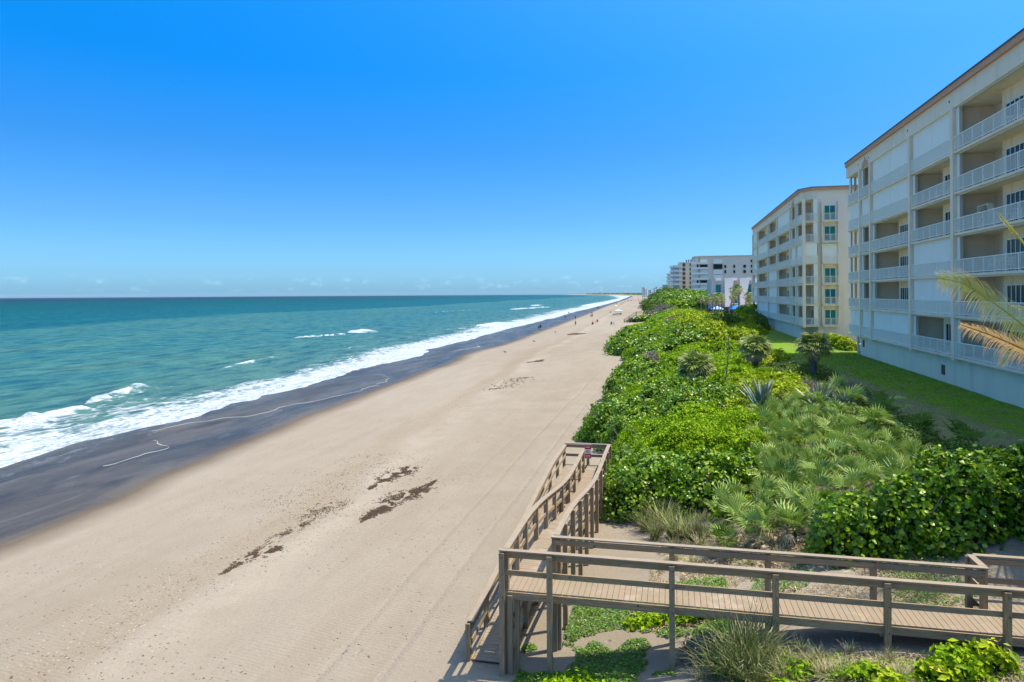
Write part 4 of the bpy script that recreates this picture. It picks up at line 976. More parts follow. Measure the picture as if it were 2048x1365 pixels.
# ------------------------------------------------------------------ foliage
def leaf_t(kind):
    if kind == 'round':      # cupped round blade
        a = np.linspace(0, 2*np.pi, 7)[:-1]; V = [(0,0,-.12)]+[(math.cos(t), math.sin(t)*.95, .0) for t in a]
        F = [(0,1+i,1+(i+1)%6) for i in range(6)]
    elif kind == 'quadfold':
        V = [(-1,0,0),(0,-.55,.16),(1,0,0),(0,.55,.16)]; F = [(0,1,2),(0,2,3)]
    elif kind == 'blade':
        V = [(-1,-.12,0),(-1,.12,0),(1,0,.15)]; F = [(0,1,2)]
    return np.array(V, float), np.array(F)
def scatter(P, Nn, size, tmpl, r):
    V0, F0 = leaf_t(tmpl); k = len(P)
    Nn = Nn/np.linalg.norm(Nn, axis=1)[:,None]
    t = r.normal(size=(k,3)); t -= (t*Nn).sum(1)[:,None]*Nn; t /= np.linalg.norm(t, axis=1)[:,None]; b = np.cross(Nn, t)
    V = P[:,None,:] + (t[:,None,:]*V0[None,:,0:1] + b[:,None,:]*V0[None,:,1:2] + Nn[:,None,:]*V0[None,:,2:3])*size[:,None,None]
    F = (F0[None] + (np.arange(k)*len(V0))[:,None,None]).reshape(-1, F0.shape[1])
    return V.reshape(-1,3), F, len(V0)
SPEC = dict(  # template, leaf size, leaves per m2 of surface, material, upward bias, scatter, roughness of the outline
    grape=('round', .064, 185, 'leaf_grape', .7, .65, .30),
    mat=('quadfold', .068, 330, 'leaf_mat', .8, .7, .20),
    yellow=('quadfold', .095, 190, 'leaf_yellow', .7, .7, .25),
    scrub=('quadfold', .06, 300, 'leaf_scrub', .5, .9, .35),
    grey=('blade', .14, 260, 'leaf_grey', .3, 1.0, .25))
def dome(cx, cy, rx, ry, h, species, seed, lod=1.0, inner=True):
    """leaf vertices of one bush; it stands on the ground and follows its slope"""
    h = h*(.84 if 42 < cy < 138 else 1.0)
    tm, sz, den, mt, up, sc, ro = SPEC[species]; r = np.random.default_rng(seed)
    sz = sz*lod; den = den*1.25/lod**2
    area = math.pi*rx*ry + math.pi*(rx+ry)*h*.75
    k = int(area*den)
    # points on a domed cap, flatter on top and steep at the sides
    u = r.random(k); ph = r.uniform(0, 2*np.pi, k)
    wall = (r.random(k) < (math.pi*(rx+ry)*h*.75)/area)
    rho = np.where(wall, 1.0, np.sqrt(u)); 
    zf = np.where(wall, r.random(k)**.9*.92, (1-rho**3.2)*.45+.55)
    rho = np.where(wall, 1.0-.42*zf**2.2, rho*.75)
    nx, ny = np.cos(ph), np.sin(ph)
    lump = 1 + (fbm(nx*1.7+seed, ny*1.7+zf*1.5, seed, 4)-.47)*1.35
    x = cx + nx*rx*rho*lump; y = cy + ny*ry*rho*lump
    lump2 = 1 + (fbm(x/.9, y/.9, seed+5, 4)-.47)*ro*3.0
    z = h*zf*lump2
    depth = r.random(k)**1.6*.30
    z += np.where(r.random(k) < .05, r.random(k)*.28, 0)
    x -= nx*depth*rx*rho*.8; y -= ny*depth*ry*rho*.8; z -= depth*h*.5*np.where(wall,.3,1) - r.normal(0,.03,k)
    N0 = np.stack([nx*np.where(wall,1.0,rho*.5), ny*np.where(wall,1.0,rho*.5), np.where(wall,.35,1.0)+up*.6], -1)
    N0 += r.normal(size=(k,3))*sc
    hole = fbm(x*1.15+seed, y*1.15+z*.8, seed+9, 3) > (.375 if species in ('grape','mat','yellow') else .30)
    hole |= depth > .07
    x, y, z, N0, zf = x[hole], y[hole], z[hole], N0[hole], zf[hole]; k = len(x)
    P = np.stack([x, y, gz(x, y, False)+np.maximum(z, .04)], -1)
    size = sz*np.clip(r.lognormal(-.05,.33,k),.45,1.7)
    V, F, nv = scatter(P, N0, size, tm, r)
    v = np.clip(r.beta(1.25,1.5,k)*.93 + np.where(r.random(k) < .006, .5, 0) + .05*(zf-.5), 0, 1)
    return V, F, np.repeat(v, nv)
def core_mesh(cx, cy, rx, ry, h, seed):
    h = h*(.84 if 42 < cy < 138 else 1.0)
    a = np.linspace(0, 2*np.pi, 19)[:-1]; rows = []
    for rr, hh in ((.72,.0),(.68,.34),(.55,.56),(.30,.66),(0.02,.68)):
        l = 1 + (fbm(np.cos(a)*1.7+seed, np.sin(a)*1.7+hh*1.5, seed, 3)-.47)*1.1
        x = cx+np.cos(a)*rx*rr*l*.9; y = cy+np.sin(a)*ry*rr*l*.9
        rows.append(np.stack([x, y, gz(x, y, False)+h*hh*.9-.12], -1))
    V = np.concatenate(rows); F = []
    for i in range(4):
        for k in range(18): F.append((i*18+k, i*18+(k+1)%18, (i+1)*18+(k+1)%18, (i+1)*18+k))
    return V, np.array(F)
def twigs(m, cx, cy, rx, ry, h, seed, n=14):
    g = random.Random(seed)
    for i in range(n):
        a = g.uniform(0, 6.28); q = g.uniform(.2,.8); bx, by = cx+math.cos(a)*rx*.5*q, cy+math.sin(a)*ry*.5*q; tx, ty = cx+math.cos(a)*rx*.95, cy+math.sin(a)*ry*.95; z0 = gz1(bx, by)
        m.tube([(bx,by,z0-.05),((bx*.6+tx*.4),(by*.6+ty*.4)+g.uniform(-.1,.1),z0+h*.35),(tx,ty,z0+h*g.uniform(.5,.85))], [.035,.025,.012], 5)
LOC = {}
def shrub(name, label, blobs, cat='shrub', group=None, branches=True, single_leaves=0):
    """one shrub made of some overlapping domes (cx,cy,rx,ry,h,species)"""
    by = {}; Vc = []; Fc = []; nc = 0
    cx, cy = blobs[0][0], blobs[0][1]; root = empty(name, (cx, cy, gz1(cx, cy))); tag(root, label, cat, group)
    off = np.array(root.location)
    tw = MB()
    for i, b in enumerate(blobs):
        lod = max(1.0, (b[1]/42.0)**.85); seed = int(abs(b[0]*131+b[1]*17))+i
        V, F, v = dome(*b, seed, lod); by.setdefault(b[5], []).append((V, F, v))
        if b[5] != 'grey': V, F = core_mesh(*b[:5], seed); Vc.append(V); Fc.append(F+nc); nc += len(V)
        if branches and b[1] < 60: twigs(tw, *b[:5], seed)
    for sp_, L in by.items():
        nv = 0; Fs = []
        for V, F, v in L: Fs.append(F+nv); nv += len(V)
        V = np.concatenate([l[0] for l in L])-off; F = np.concatenate(Fs); v = np.concatenate([l[2] for l in L])
        link('foliage', mesh_np('foliage', V, F, M[SPEC[sp_][3]], attrs={'v': v}), root, kind='stuff')
    if Vc: link('shade_core', mesh_np('shade_core', np.concatenate(Vc)-off, np.concatenate(Fc), M['core'], smooth=True), root)  # solid dark hull painted as the shade seen through gaps in the leaves
    if tw.v:
        tw.v = [tuple(np.array(p)-off) for p in tw.v]; tw.obj('branch', M['branch'], root)
    if single_leaves:
        r = np.random.default_rng(99); V0, F0 = leaf_t('round'); mes = []
        for q in range(10): mes.append(mesh_np('leaf', V0*.066, F0, M['leaf_grape'], attrs={'v': np.full(len(V0), .1+.09*q)}))
        for q in range(single_leaves):
            b = blobs[r.integers(len(blobs))]; a = r.uniform(-2.9, -.25); zf = r.uniform(.1, .9)
            x = b[0]+math.cos(a)*b[2]*(1.03-.42*zf**2.2); y = b[1]+math.sin(a)*b[3]*(1.03-.42*zf**2.2); z = gz1(x, y)+b[4]*zf
            nrm = Vector((math.cos(a), math.sin(a), .7))+Vector(r.normal(size=3))*.75
            o = link('leaf', mes[q % 10], root, tuple(np.array((x, y, z))-off)); o.rotation_euler = nrm.to_track_quat('Z','Y').to_euler(); o.scale = (r.uniform(.7,1.25),)*3
    return root

shrub('sea_grape_shrub', 'sea grape shrub with round leaves close beside the right rail of the ramp', [(-1.2,32.4,2.2,1.7,2.2,'grape'),(-2.1,34.6,1.3,1.7,2.0,'grape'),(-1.9,37.4,1.5,1.8,2.0,'grape')])
shrub('sea_grape_shrub', 'sea grape shrub fronting the bright green mat behind the clump of dune grass', [(1.2,32.1,2.0,1.7,2.1,'grape'),(2.6,33.0,1.3,1.4,1.7,'grape')])
shrub('green_shrub', 'broad mat of small bright green leaves left of the palmetto patch', [(.2,36.3,3.0,3.2,2.5,'mat'),(2.4,36.6,2.1,2.8,1.9,'mat'),(.4,40.6,3.4,3.0,2.6,'mat'),(-1.6,40.6,2.2,2.6,2.3,'mat'),(3.2,40.6,1.8,2.4,1.7,'mat')])
shrub('sea_grape_shrub', 'large sea grape shrub overhanging the sand beyond the end of the ramp', [(-3.4,47.6,2.2,2.2,2.6,'grape'),(-2.2,45.6,2.1,2.0,2.6,'grape'),(-4.3,50.4,2.0,2.6,2.5,'grape')])
shrub('sea_grape_shrub', 'tall glossy sea grape thicket in front of the low palm', [(.3,46.6,2.6,2.4,3.0,'grape'),(2.4,47.8,2.2,2.4,2.5,'grape'),(-1.2,50.6,2.8,3.0,3.1,'grape'),(1.2,51,2.5,2.5,2.6,'grape')])
shrub('sea_grape_shrub', 'thin sea grape sprawl reaching farthest out onto the sand', [(-5.7,48.6,1.0,1.2,.7,'grape'),(-5.3,52.0,1.3,2.0,1.3,'grape')])
shrub('green_shrub', 'bright green shrub mat behind the large sea grape and left of the low palm', [(-1.8,58.5,2.8,3.6,2.4,'mat'),(-2.6,54.5,2.2,2.6,2.3,'mat'),(.8,64.5,2.8,3.6,2.2,'mat')])
shrub('sea_grape_shrub', 'dark edged sea grape shrub on the beach side of the bright green mat', [(-4.5,66.5,1.9,2.8,2.5,'grape'),(-4.2,71.6,2.4,3.4,2.9,'grape'),(-3.9,77.4,2.6,3.6,2.9,'grape'),(-2.2,69.5,2.2,3,2.7,'grape')])
shrub('green_shrub', 'yellow green shrub mat around the tall dead flower stalk', [(4.6,51.4,2.6,3.2,1.7,'yellow'),(6.4,47.2,2.4,2.9,1.4,'yellow'),(7.3,51.5,2.2,3.4,1.4,'yellow'),(4.2,57.0,2.8,3.5,1.8,'mat'),(3.6,45.3,1.5,1.8,1.5,'yellow')])
shrub('green_shrub', 'green mat between the two middle palms', [(3.6,64.8,3.0,3.6,1.7,'mat'),(4.6,72.4,3.0,3.8,1.6,'mat'),(.2,74.5,3.0,4.0,2.2,'mat'),(.9,81.5,3.2,4.0,2.1,'mat'),(-2.6,84.5,2.6,3.4,2.2,'mat')])
shrub('dry_shrub', 'small leafless grey shrub lying in the green mat', [(-2.6,80.5,1.3,2.6,3.0,'grey')])
shrub('sea_grape_shrub', 'dark leaved sea grape hedge to the right beside the inner walkway rail', [(5.4,24.0,1.3,1.1,1.8,'grape'),(7.0,24.3,1.6,1.3,2.1,'grape'),(8.9,24.6,1.8,1.5,2.2,'grape')], single_leaves=220)
shrub('sea_grape_shrub', 'sea grape bush at the right edge above the bend of the walkway rail', [(10.8,25.0,1.7,1.6,2.2,'grape'),(12.8,25.2,1.8,1.8,2.3,'grape'),(14.8,25.6,1.8,1.8,2.2,'grape')], single_leaves=70)
shrub('green_shrub', 'small bright bush in front of the walkway at the lower right', [(6.0,16.9,.75,.55,.6,'mat'),(6.7,17.2,.6,.4,.5,'yellow'),(5.5,16.7,.5,.35,.4,'yellow')], branches=False)
shrub('green_shrub', 'low green weed patch left of the bright bush in front of the walkway', [(3.9,16.6,.7,.4,.3,'mat'),(4.4,16.3,.45,.3,.25,'yellow')], branches=False)
shrub('green_shrub', 'very low green weed at the bottom edge below the bright bush', [(5.4,15.8,.8,.3,.2,'mat'),(4.7,15.9,.5,.3,.2,'mat')], branches=False)
shrub('green_shrub', 'small weed by the grass tuft in front of the walkway', [(2.6,16.9,.45,.35,.3,'mat'),(2.2,16.2,.5,.35,.3,'mat')], branches=False)
shrub('dry_shrub', 'tangle of dry brown stems below the walkway beside the tall grass', [(.75,18.1,.6,.5,.7,'grey')], branches=False)
shrub('green_shrub', 'low green creeper clump under the walkway corner', [(-2.6,17.2,1.0,.6,.22,'mat'),(-1.4,16.6,1.0,.5,.22,'mat'),(-3.3,16.4,.7,.4,.2,'mat')], branches=False)
shrub('green_shrub', 'green creeper clump just inside the inner rail', [(.8,20.5,.9,.5,.3,'mat'),(2.4,20.4,.7,.4,.3,'mat'),(-.6,20.6,.8,.5,.25,'mat')], branches=False)
# shaded scrub strip below the nearest block
shrub('green_shrub', 'yellow green leafy undergrowth between the saw palmettos', [(2.4,29.5,.9,.9,.7,'mat'),(4.6,31.2,1.1,1.0,.6,'yellow'),(3.4,34.2,1.0,1.2,.7,'mat'),(6.3,33.5,1.1,1.2,.6,'mat'),(5.2,37.5,1.3,1.4,.7,'mat'),(7.2,38.6,1.1,1.3,.6,'yellow'),(7.6,35.6,.9,1.2,.5,'mat'),(3.6,38.6,1.1,1.4,.8,'mat'),(5.8,41.2,1.4,1.3,.7,'yellow'),(7.9,31.5,.9,1.2,.5,'mat'),(4.9,28.4,.9,.8,.5,'mat')], branches=False)
shrub('dark_scrub', 'dark low scrub in the shade near the yucca clumps', [(9.2,45.5,1.9,3.0,.9,'scrub'),(8.9,40.5,1.7,2.8,.9,'scrub'),(10.4,38.0,1.8,2.6,.8,'scrub')], branches=False)
shrub('dark_scrub', 'shaded scrub right of the palmetto patch', [(10.0,33.5,1.6,2.6,.9,'scrub'),(11.2,30.0,1.8,2.4,.9,'scrub')], branches=False)
shrub('dark_scrub', 'mixed dark scrub around the foot of the sabal palm', [(9.6,56.5,2.2,3.0,.8,'scrub'),(8.6,62.0,2.4,3.5,1.0,'scrub'),(10.9,62.5,2.2,3.5,1.0,'scrub')], branches=False)
shrub('dry_shrub', 'dead grey brown thicket in the shade beside the sabal palm', [(11.4,51.0,1.8,3.6,.7,'grey'),(9.6,51.5,1.6,3.0,.7,'grey')], branches=False)
shrub('hedge', 'yellow leaved hedge in the sunny gap between the blocks', [(20.6,92,1.0,2.5,1.6,'yellow'),(20.6,96,1.0,2.5,1.7,'yellow'),(20.5,100,1.0,2.5,1.6,'yellow'),(20.4,103.5,1.0,2,1.5,'yellow')], cat='hedge')
shrub('hedge', 'squared yellow green hedge at the far corner of the second block', [(16.2,168,2.2,4,4.0,'yellow'),(19.5,170,3,4,4.2,'yellow')], cat='hedge')
shrub('dark_scrub', 'dark feathery shrubs against the base of the second block', [(16.6,150,1.6,5,2.6,'scrub'),(16.6,141,1.5,4,2.2,'scrub'),(16.4,158,1.8,5,3.0,'scrub')], branches=False)
shrub('shrub_tree', 'rounded dark green tree in the middle of the yellow shrubs', [(9.2,136,4.0,4.5,3.6,'scrub')], cat='tree')
shrub('sea_grape_shrub', 'sea grape band with a dark shaded front in the middle distance', [(-3.0,98,3.6,4,2.8,'grape'),(1.5,99,3.8,4,3.0,'grape'),(6.0,100,3.4,4,2.6,'yellow'),(9.5,102,2.6,4,2.2,'yellow')])
shrub('green_shrub', 'low bright band in front of the middle distance sea grapes', [(-3.5,90.5,2.8,3.4,2.0,'mat'),(2,90.5,3.4,3.2,1.6,'mat'),(7,88,3.0,4,1.3,'mat'),(9.4,78,2.6,5,1.1,'yellow'),(7.8,72,1.6,4,1.0,'yellow')])
shrub('sea_grape_shrub', 'leftmost sea grape band bulging to the sand below the far stair', [(-7.2,118,3.6,5,3.0,'grape'),(-3.2,117,4.0,5,3.2,'grape'),(1.2,120,4.2,5,3.2,'grape'),(-8.0,128,3.8,5,2.9,'grape'),(5.6,122,3.6,5,2.8,'yellow'),(-3,128,4.4,5,3.2,'mat'),(3,131,4.6,5,3.1,'yellow')])
shrub('green_shrub', 'bright green band between the two sea grape bands', [(-4.6,107.5,3.0,4,2.4,'mat'),(0,108.5,3.8,4,2.4,'mat'),(5,111,3.4,4,2.0,'grape')])
shrub('yellow_shrub', 'yellow green mass left of the squared hedge', [(12.2,127,3.4,6,1.8,'yellow'),(12.6,146,3.4,7,2.6,'yellow'),(9,117,2.6,5,1.6,'yellow')])
# the dune thicket beyond
k = 0; g = random.Random(11)
for yb in np.geomspace(138, 262, 15):
    xv = float(Xv(yb)); x = xv+1.5
    while x < 15+ (yb-138)*.02:
        sp_ = 'grey' if g.random() < .10 and x < 4 else ('yellow' if (x > 0 and g.random() < .8) or g.random() < .4 else g.choice(['grape','mat']))
        rx = g.uniform(3.2, 5.0)
        if not (205 < yb < 250 and (x > 10 or x < float(Xv(yb))+5)):
            shrub('dune_shrub', 'shrub in the dense dune thicket beyond the middle distance', [(x, yb+g.uniform(-2,2), rx, g.uniform(4,6), (g.uniform(.9,1.7) if yb > 165 else g.uniform(1.6,2.4)) if sp_ != 'grey' else 1.2, sp_)], group='shrubs of the far dune thicket', branches=False)
        x += rx*1.35; k += 1
DT = ((1318,285,6,4.2,'scrub'),(1333,300,7,5.6,'grape'),(1350,312,8,7.0,'grape'),(1368,300,8,6.2,'grape'),(1385,318,8,6.4,'grape'),(1400,300,7,5.2,'yellow'),(1415,290,7,5.4,'grape'),(1345,276,6,4.0,'mat'),(1375,280,7,4.8,'grape'),(1398,276,6,4.4,'grape'),(1325,345,8,7.2,'grape'),(1345,380,11,8.6,'scrub'),(1368,350,10,7.8,'grape'),(1330,420,12,9.0,'scrub'),(1316,480,12,6.5,'scrub'),(1400,345,9,7.4,'grape'),(1420,330,8,6.6,'grape'),(1326,272,5,3.0,'grey'),(1311,270,4,2.0,'grey'),(1312,340,6,5.0,'scrub'),(1308,420,8,5.5,'scrub'))
def order(items, key=0):
    r_ = sorted(range(len(items)), key=lambda i: items[i][key]); o = [0]*len(items)
    for k, i in enumerate(r_): o[i] = k
    return o
ORD = 'first second third fourth fifth sixth seventh eighth ninth tenth eleventh twelfth thirteenth fourteenth fifteenth sixteenth seventeenth eighteenth nineteenth twentieth twenty-first'.split()
for (px, Yd, rx, h, sp_), q_ in zip(DT, order(DT)):
    x = xat(px, Yd); shrub('dune_tree', '%s from the left of the wind shaped trees on the high dune' % ORD[q_], [(x, Yd, rx, rx*1.1, h, sp_)], cat='tree', group='trees on the high dune', branches=False)
# dark coastal woods and low roofs running to the cape, far behind
r = np.random.default_rng(8); n = 26000
y = np.exp(r.uniform(math.log(450), math.log(9000), n)); w = 30 + y*.05; x = Xv(y) + 4 + y*.002 + r.random(n)*w
h = (1.5+4.0*fbm(x/25, y/60, 19))*np.clip((x-Xv(y))/12,.3,1)*(1+ (y > 2500)*.5) ; P = np.stack([x, y, 4.0+h*r.random(n)**.5], -1); s_ = .0016*y*r.uniform(.6,1.3,n)+.35
V, F, nv = scatter(P, r.normal(size=(n,3))*.8+np.array([0,0,1.0]), s_, 'quadfold', r)
tag(link('coastal_woods', mesh_np('coastal_woods', V, F, M['leaf_scrub'], attrs={'v': np.repeat(r.random(n), nv)})), 'dark line of coastal trees running out to the distant cape', 'trees', kind='stuff')

# ------------------------------------------------------------------ fan palms
def fan_mesh(name, rad, seg, stem, droop, mat, seed, spread=150, fold=.35, wf=.24):
    r = random.Random(seed); V = []; F = []; v = []
    # stem along +X, blade fan at its end
    w = .018; q = [(0,-w,0),(0,w,0),(stem,w*.7,0),(stem,-w*.7,0)]; V += q+[(0,0,.03),(stem,0,.02)]; v += [.5]*6; F += [(0,3,5),(0,5,4),(1,4,5),(1,5,2)]
    for i in range(seg):
        a = R(-spread/2 + spread*i/(seg-1)) + r.uniform(-.03,.03); L = rad*(1-.22*abs(i/(seg-1)-.5)*2)*r.uniform(.88,1.08); d = Vector((math.cos(a), math.sin(a), 0)); s = Vector((-d.y, d.x, 0))
        hw = L*math.radians(spread/seg)*wf; up = Vector((0,0,1)); z1 = -droop*L*.15 + fold*abs(math.sin(a))*L*.35; z2 = -droop*L*.75*r.uniform(.6,1.3) + fold*abs(math.sin(a))*L*.6
        p0 = Vector((stem,0,0)); p1 = p0+d*L*.55+up*z1; p2 = p0+d*L+up*z2; b = len(V)
        V += [tuple(p0), tuple(p1-s*hw+up*hw*.5), tuple(p1), tuple(p1+s*hw+up*hw*.5), tuple(p2)]; v += [.1,.5,.4,.5,1.0]
        F += [(b,b+1,b+2),(b,b+2,b+3),(b+1,b+4,b+2),(b+2,b+4,b+3)]
    return mesh_np(name, np.array(V), np.array(F), mat, attrs={'v': v})
FANS = [fan_mesh('fan_leaf', .70, 12, .60, .10+.14*i, M['palmetto'], i, 145+14*i) for i in range(4)]
DEADF = [fan_mesh('dead_fan_leaf', .40, 10, .3, .9, M['dead'], 20+i, 100) for i in range(2)]
def put_fan(root, me, az, el, name='fan_leaf', loc=(0,0,0), sc=1.0, roll=0.0):
    o = link(name, me, root, loc); o.rotation_mode = 'XYZ'
    mt = Matrix.Rotation(az, 3, 'Z') @ Matrix.Rotation(-el, 3, 'Y') @ Matrix.Rotation(roll, 3, 'X'); o.rotation_euler = mt.to_euler(); o.scale = (sc,)*3; return o
g = random.Random(3); pts = []
tries = 0
while len(pts) < 128 and tries < 9000:
    tries += 1; x, y = g.uniform(1.2, 10.6), g.uniform(25.0, 43.0)
    lim = 1.6 + max(0, (y-26))*.10 + (1.1 if y > 30 else 0)
    if x < lim or (y < 27.0 and x > 4.6) or x > 7.8+ (44-y)*.12 or (y > 41.5 and x < 4.0): continue
    if all((x-a)**2+(y-b)**2 > .74 for a, b in pts): pts.append((x, y))
for x, y in pts:
    front = y < 27.5
    r_ = empty('saw_palmetto', (x, y, gz1(x, y))); tag(r_, 'silvery green saw palmetto along the front edge of the patch' if front else ('silvery green saw palmetto deep in the dense patch right of the ramp' if y < 36 else 'saw palmetto at the back of the patch near the agave clumps'), 'palmetto', 'saw palmettos of the large patch')
    hh = g.uniform(.35,.8)
    for i in range(9):
        az = g.uniform(0, 6.28); el = g.uniform(.55, 1.5); put_fan(r_, g.choice(FANS), az, el, loc=(g.uniform(-.22,.22), g.uniform(-.22,.22), hh*g.uniform(.5,1.0)), sc=g.uniform(.55,.95), roll=g.uniform(-.7,.7))
    for i in range(5 if front else 2): put_fan(r_, g.choice(DEADF), g.uniform(0,6.28), g.uniform(-.6,.2), 'dead_fan_leaf', loc=(0,0,.35), sc=g.uniform(.8,1.2))
for i, (px, py, lab) in enumerate(((1640,1055,'saw palmetto with a brown skirt at the lower edge of the patch'),(1590,1085,'lone low palmetto with dry fans just above the inner rail'),(1455,1015,'small yellow stemmed palmetto on bare sand at the front of the patch'))):
    x, y = at(px, py, gz1(*at(px, py, 3.5))); r_ = empty('saw_palmetto', (x, y, gz1(x, y))); tag(r_, lab, 'palmetto')
    for k in range(9): put_fan(r_, g.choice(FANS), g.uniform(0,6.28), g.uniform(.2,1.2), loc=(0,0,.3), sc=g.uniform(.7,1.0), roll=g.uniform(-.5,.5))
    for k in range(6 if i < 2 else 1): put_fan(r_, g.choice(DEADF), g.uniform(0,6.28), g.uniform(-.7,.1), 'dead_fan_leaf', loc=(0,0,.45), sc=g.uniform(.9,1.4))
# shaded palmettos on the edge of the lawn
for i, (x, y) in enumerate(((10.0,43.0),(11.0,40.6),(9.4,36.8),(10.9,35.2),(12.3,33.0),(11.6,44.5),(10.2,48.5))):
    r_ = empty('saw_palmetto', (x, y, gz1(x, y))); tag(r_, 'dark saw palmetto in the building shade at the edge of the lawn', 'palmetto', 'shaded palmettos along the lawn edge')
    for k in range(11): put_fan(r_, g.choice(FANS), g.uniform(0,6.28), g.uniform(.3,1.3), loc=(g.uniform(-.3,.3),g.uniform(-.3,.3),.4), sc=g.uniform(.9,1.3))
# dry palmetto litter
r = np.random.default_rng(4); n = 5200; x = r.uniform(-.5, 6.2, n); y = r.normal(25.2, 1.5, n)+ (x-2)*-.15; keep = (fbm(x*1.2, y*1.2, 44) > .45) & (y > 21) & (y < 30)
x, y = x[keep], y[keep]; P = np.stack([x, y, gz(x, y)+.03+.10*r.random(len(x))], -1); V, F, nv = scatter(P, np.array([0,0,1.0])+r.normal(size=(len(x),3))*.5, r.uniform(.06,.2,len(x)), 'blade', r)
tag(link('dry_litter', mesh_np('dry_litter', V, F, M['straw'], attrs={'v': np.repeat(r.random(len(x)), nv)})), 'dead palmetto leaves lying on the sand in front of the palmettos', 'leaf litter', kind='stuff')

SF = [fan_mesh('frond', .78, 15, .80, .55+.2*i, M['sabal'], 40+i, 200, wf=.36) for i in range(3)]
SD = [fan_mesh('dead_frond', .55, 12, .6, 1.0, M['dead'], 50+i, 130, wf=.4) for i in range(2)]
def sabal(x, y, trunk_h, label, crown=1.0, n_g=30, n_d=16, lean=(0,0), group=None, parts=True, tr=.2):
    r_ = empty('sabal_palm', (x, y, gz1(x, y)-.05)); tag(r_, label, 'palm tree', group); g = random.Random(int(x*31+y*7))
    top = Vector((lean[0], lean[1], trunk_h)); m = MB(); k = 10
    m.tube([(lean[0]*(t/k)**1.5, lean[1]*(t/k)**1.5, trunk_h*t/k) for t in range(k+1)], [tr*(1.15-.25*t/k+.06*math.sin(t*2.1)) for t in range(k+1)], 12); m.obj('trunk', M['trunk'], r_, smooth=True)
    if parts:
        b = MB()
        rows = int(trunk_h/.13)
        for i in range(rows):
            z = trunk_h*(i+.5)/rows; 
            for j in range(7):
                a = j*.898+i*.45; c = Vector((lean[0]*(z/trunk_h)**1.5, lean[1]*(z/trunk_h)**1.5, z)); d = Vector((math.cos(a), math.sin(a), 0)); s = Vector((-d.y,d.x,0))
                p = c+d*tr*.98; q = c+d*(tr+.10)+Vector((0,0,.22)); b.poly([p-s*.06,p+s*.06,q+s*.03,q-s*.03]); b.poly([p-s*.06-d*.03,q-s*.03-d*.02,q+s*.03-d*.02,p+s*.06-d*.03])
        b.obj('boot', M['trunk'], r_, kind='stuff')
    for i in range(n_g):
        el = math.asin(max(-.35, min(.98, -.35+1.35*(i+.5)/n_g))); put_fan(r_, g.choice(SF), i*2.4+g.uniform(-.3,.3), el, 'frond', loc=tuple(top), sc=crown*g.uniform(.85,1.1), roll=g.uniform(-.5,.5))
    for i in range(n_d):
        put_fan(r_, g.choice(SD), i*2.4+.7, g.uniform(-1.25,-.35), 'dead_frond', loc=tuple(top-Vector((0,0,.1))), sc=crown*g.uniform(.8,1.15), roll=g.uniform(-.6,.6))
    return r_
sabal(10.7, 58.4, 2.75, 'sabal palm with a cross hatched trunk standing in the building shade', 1.0, 40, 12)
sabal(7.0, 64.0, 2.2, 'short shaggy palm with pale dead fans left of the shaded one', 1.05, 36, 34)
sabal(1.9, 58.0, 2.1, 'trunkless low palm ringed by dead fans in the green shrubs', 1.15, 34, 34)
far_p = ((1411,602,214,1.0),(1426,597,212,1.1),(1438,595,210,1.1),(1443,600,216,1.0),(1456,596,214,1.0),(1467,582,222,1.25),(1478,580.5,206,1.3),(1494,594,218,1.1),(1500,607,216,.9),(1402,600,230,.9),(1430,603,207,.9))
labs = ['leftmost bushy palm of the group by the pool','palm second from the left in the pool group','palm in the middle of the pool group in front of the white wall','palm just right of the middle one by the pool','leaning palm against the white panel by the pool','broad crowned palm left of the tall one by the pool','tallest palm by the pool with a slender bare trunk','palm partly behind the far corner of the second block','small low palm next to the far corner of the second block','small palm against the high dune left of the pool group','short palm in front of the pool umbrellas']
for (px, pyc, Yd, cr_), lab in zip(far_p, labs):
    x = xat(px, Yd); Yc = -x*_s+Yd*_c; zt_ = 12+((HORY-ROLL*(px-1024))-pyc)*Yc/FPX; z0 = gz1(x, Yd)
    sabal(x, Yd, max(1.2, zt_-z0), lab, cr_*1.05, 16, 14, (g.uniform(-.5,.5),0) if px != 1456 else (1.4,0), None, False, .17)

# agaves and the dead flower stalk
def agave(px, py, z, n, L, label, seed):
    x, y = at(px, py, z); r_ = empty('agave', (x, y, gz1(x, y))); tag(r_, label, 'agave'); g = random.Random(seed)
    mes = []
    for q in range(3):
        V = []; v = []; F = []; w = .07; bend = .03+.08*q
        for i, t in enumerate((0,.3,.6,.85,1.0)):
            ww = w*(1.0,1.1,.95,.5,.02)[i]; zz = -bend*t*t*L; V += [(t*L,-ww,zz+ww*.5),(t*L,0,zz),(t*L,ww,zz+ww*.5)]; v += [t]*3
        for i in range(4):
            b = i*3; F += [(b,b+3,b+4,b+1),(b+1,b+4,b+5,b+2)]
        mes.append(mesh_np('sword_leaf', np.array(V), np.array(F), M['agave'], attrs={'v': v}))
    for i in range(n): put_fan(r_, g.choice(mes), g.uniform(0,6.28), g.uniform(.75,1.5), 'sword_leaf', loc=(g.uniform(-.15,.15),g.uniform(-.15,.15),.15), sc=g.uniform(.75,1.1))
agave(1525,842,4.4,52,2.3,'large blue green agave clump left of the other one',1)
agave(1640,846,4.5,46,1.9,'blue green agave clump at the edge of the building shade',2)
agave(1690,846,4.7,26,1.5,'dim agave in full shade right of the two bright clumps',3)
agave(1452,812,4.3,16,1.2,'small agave rosette at the foot of the dead flower stalk',4)
x, y = at(1445, 800, 4.2); m = MB(); z0 = gz1(x, y)
tp = (xat(1458, y), y, 12-68*(-xat(1458,y)*_s+y*_c)/FPX)
m.tube([(x,y,z0),((x+tp[0])/2+.12,y,(z0+tp[2])/2),tp], [.05,.04,.02], 6)
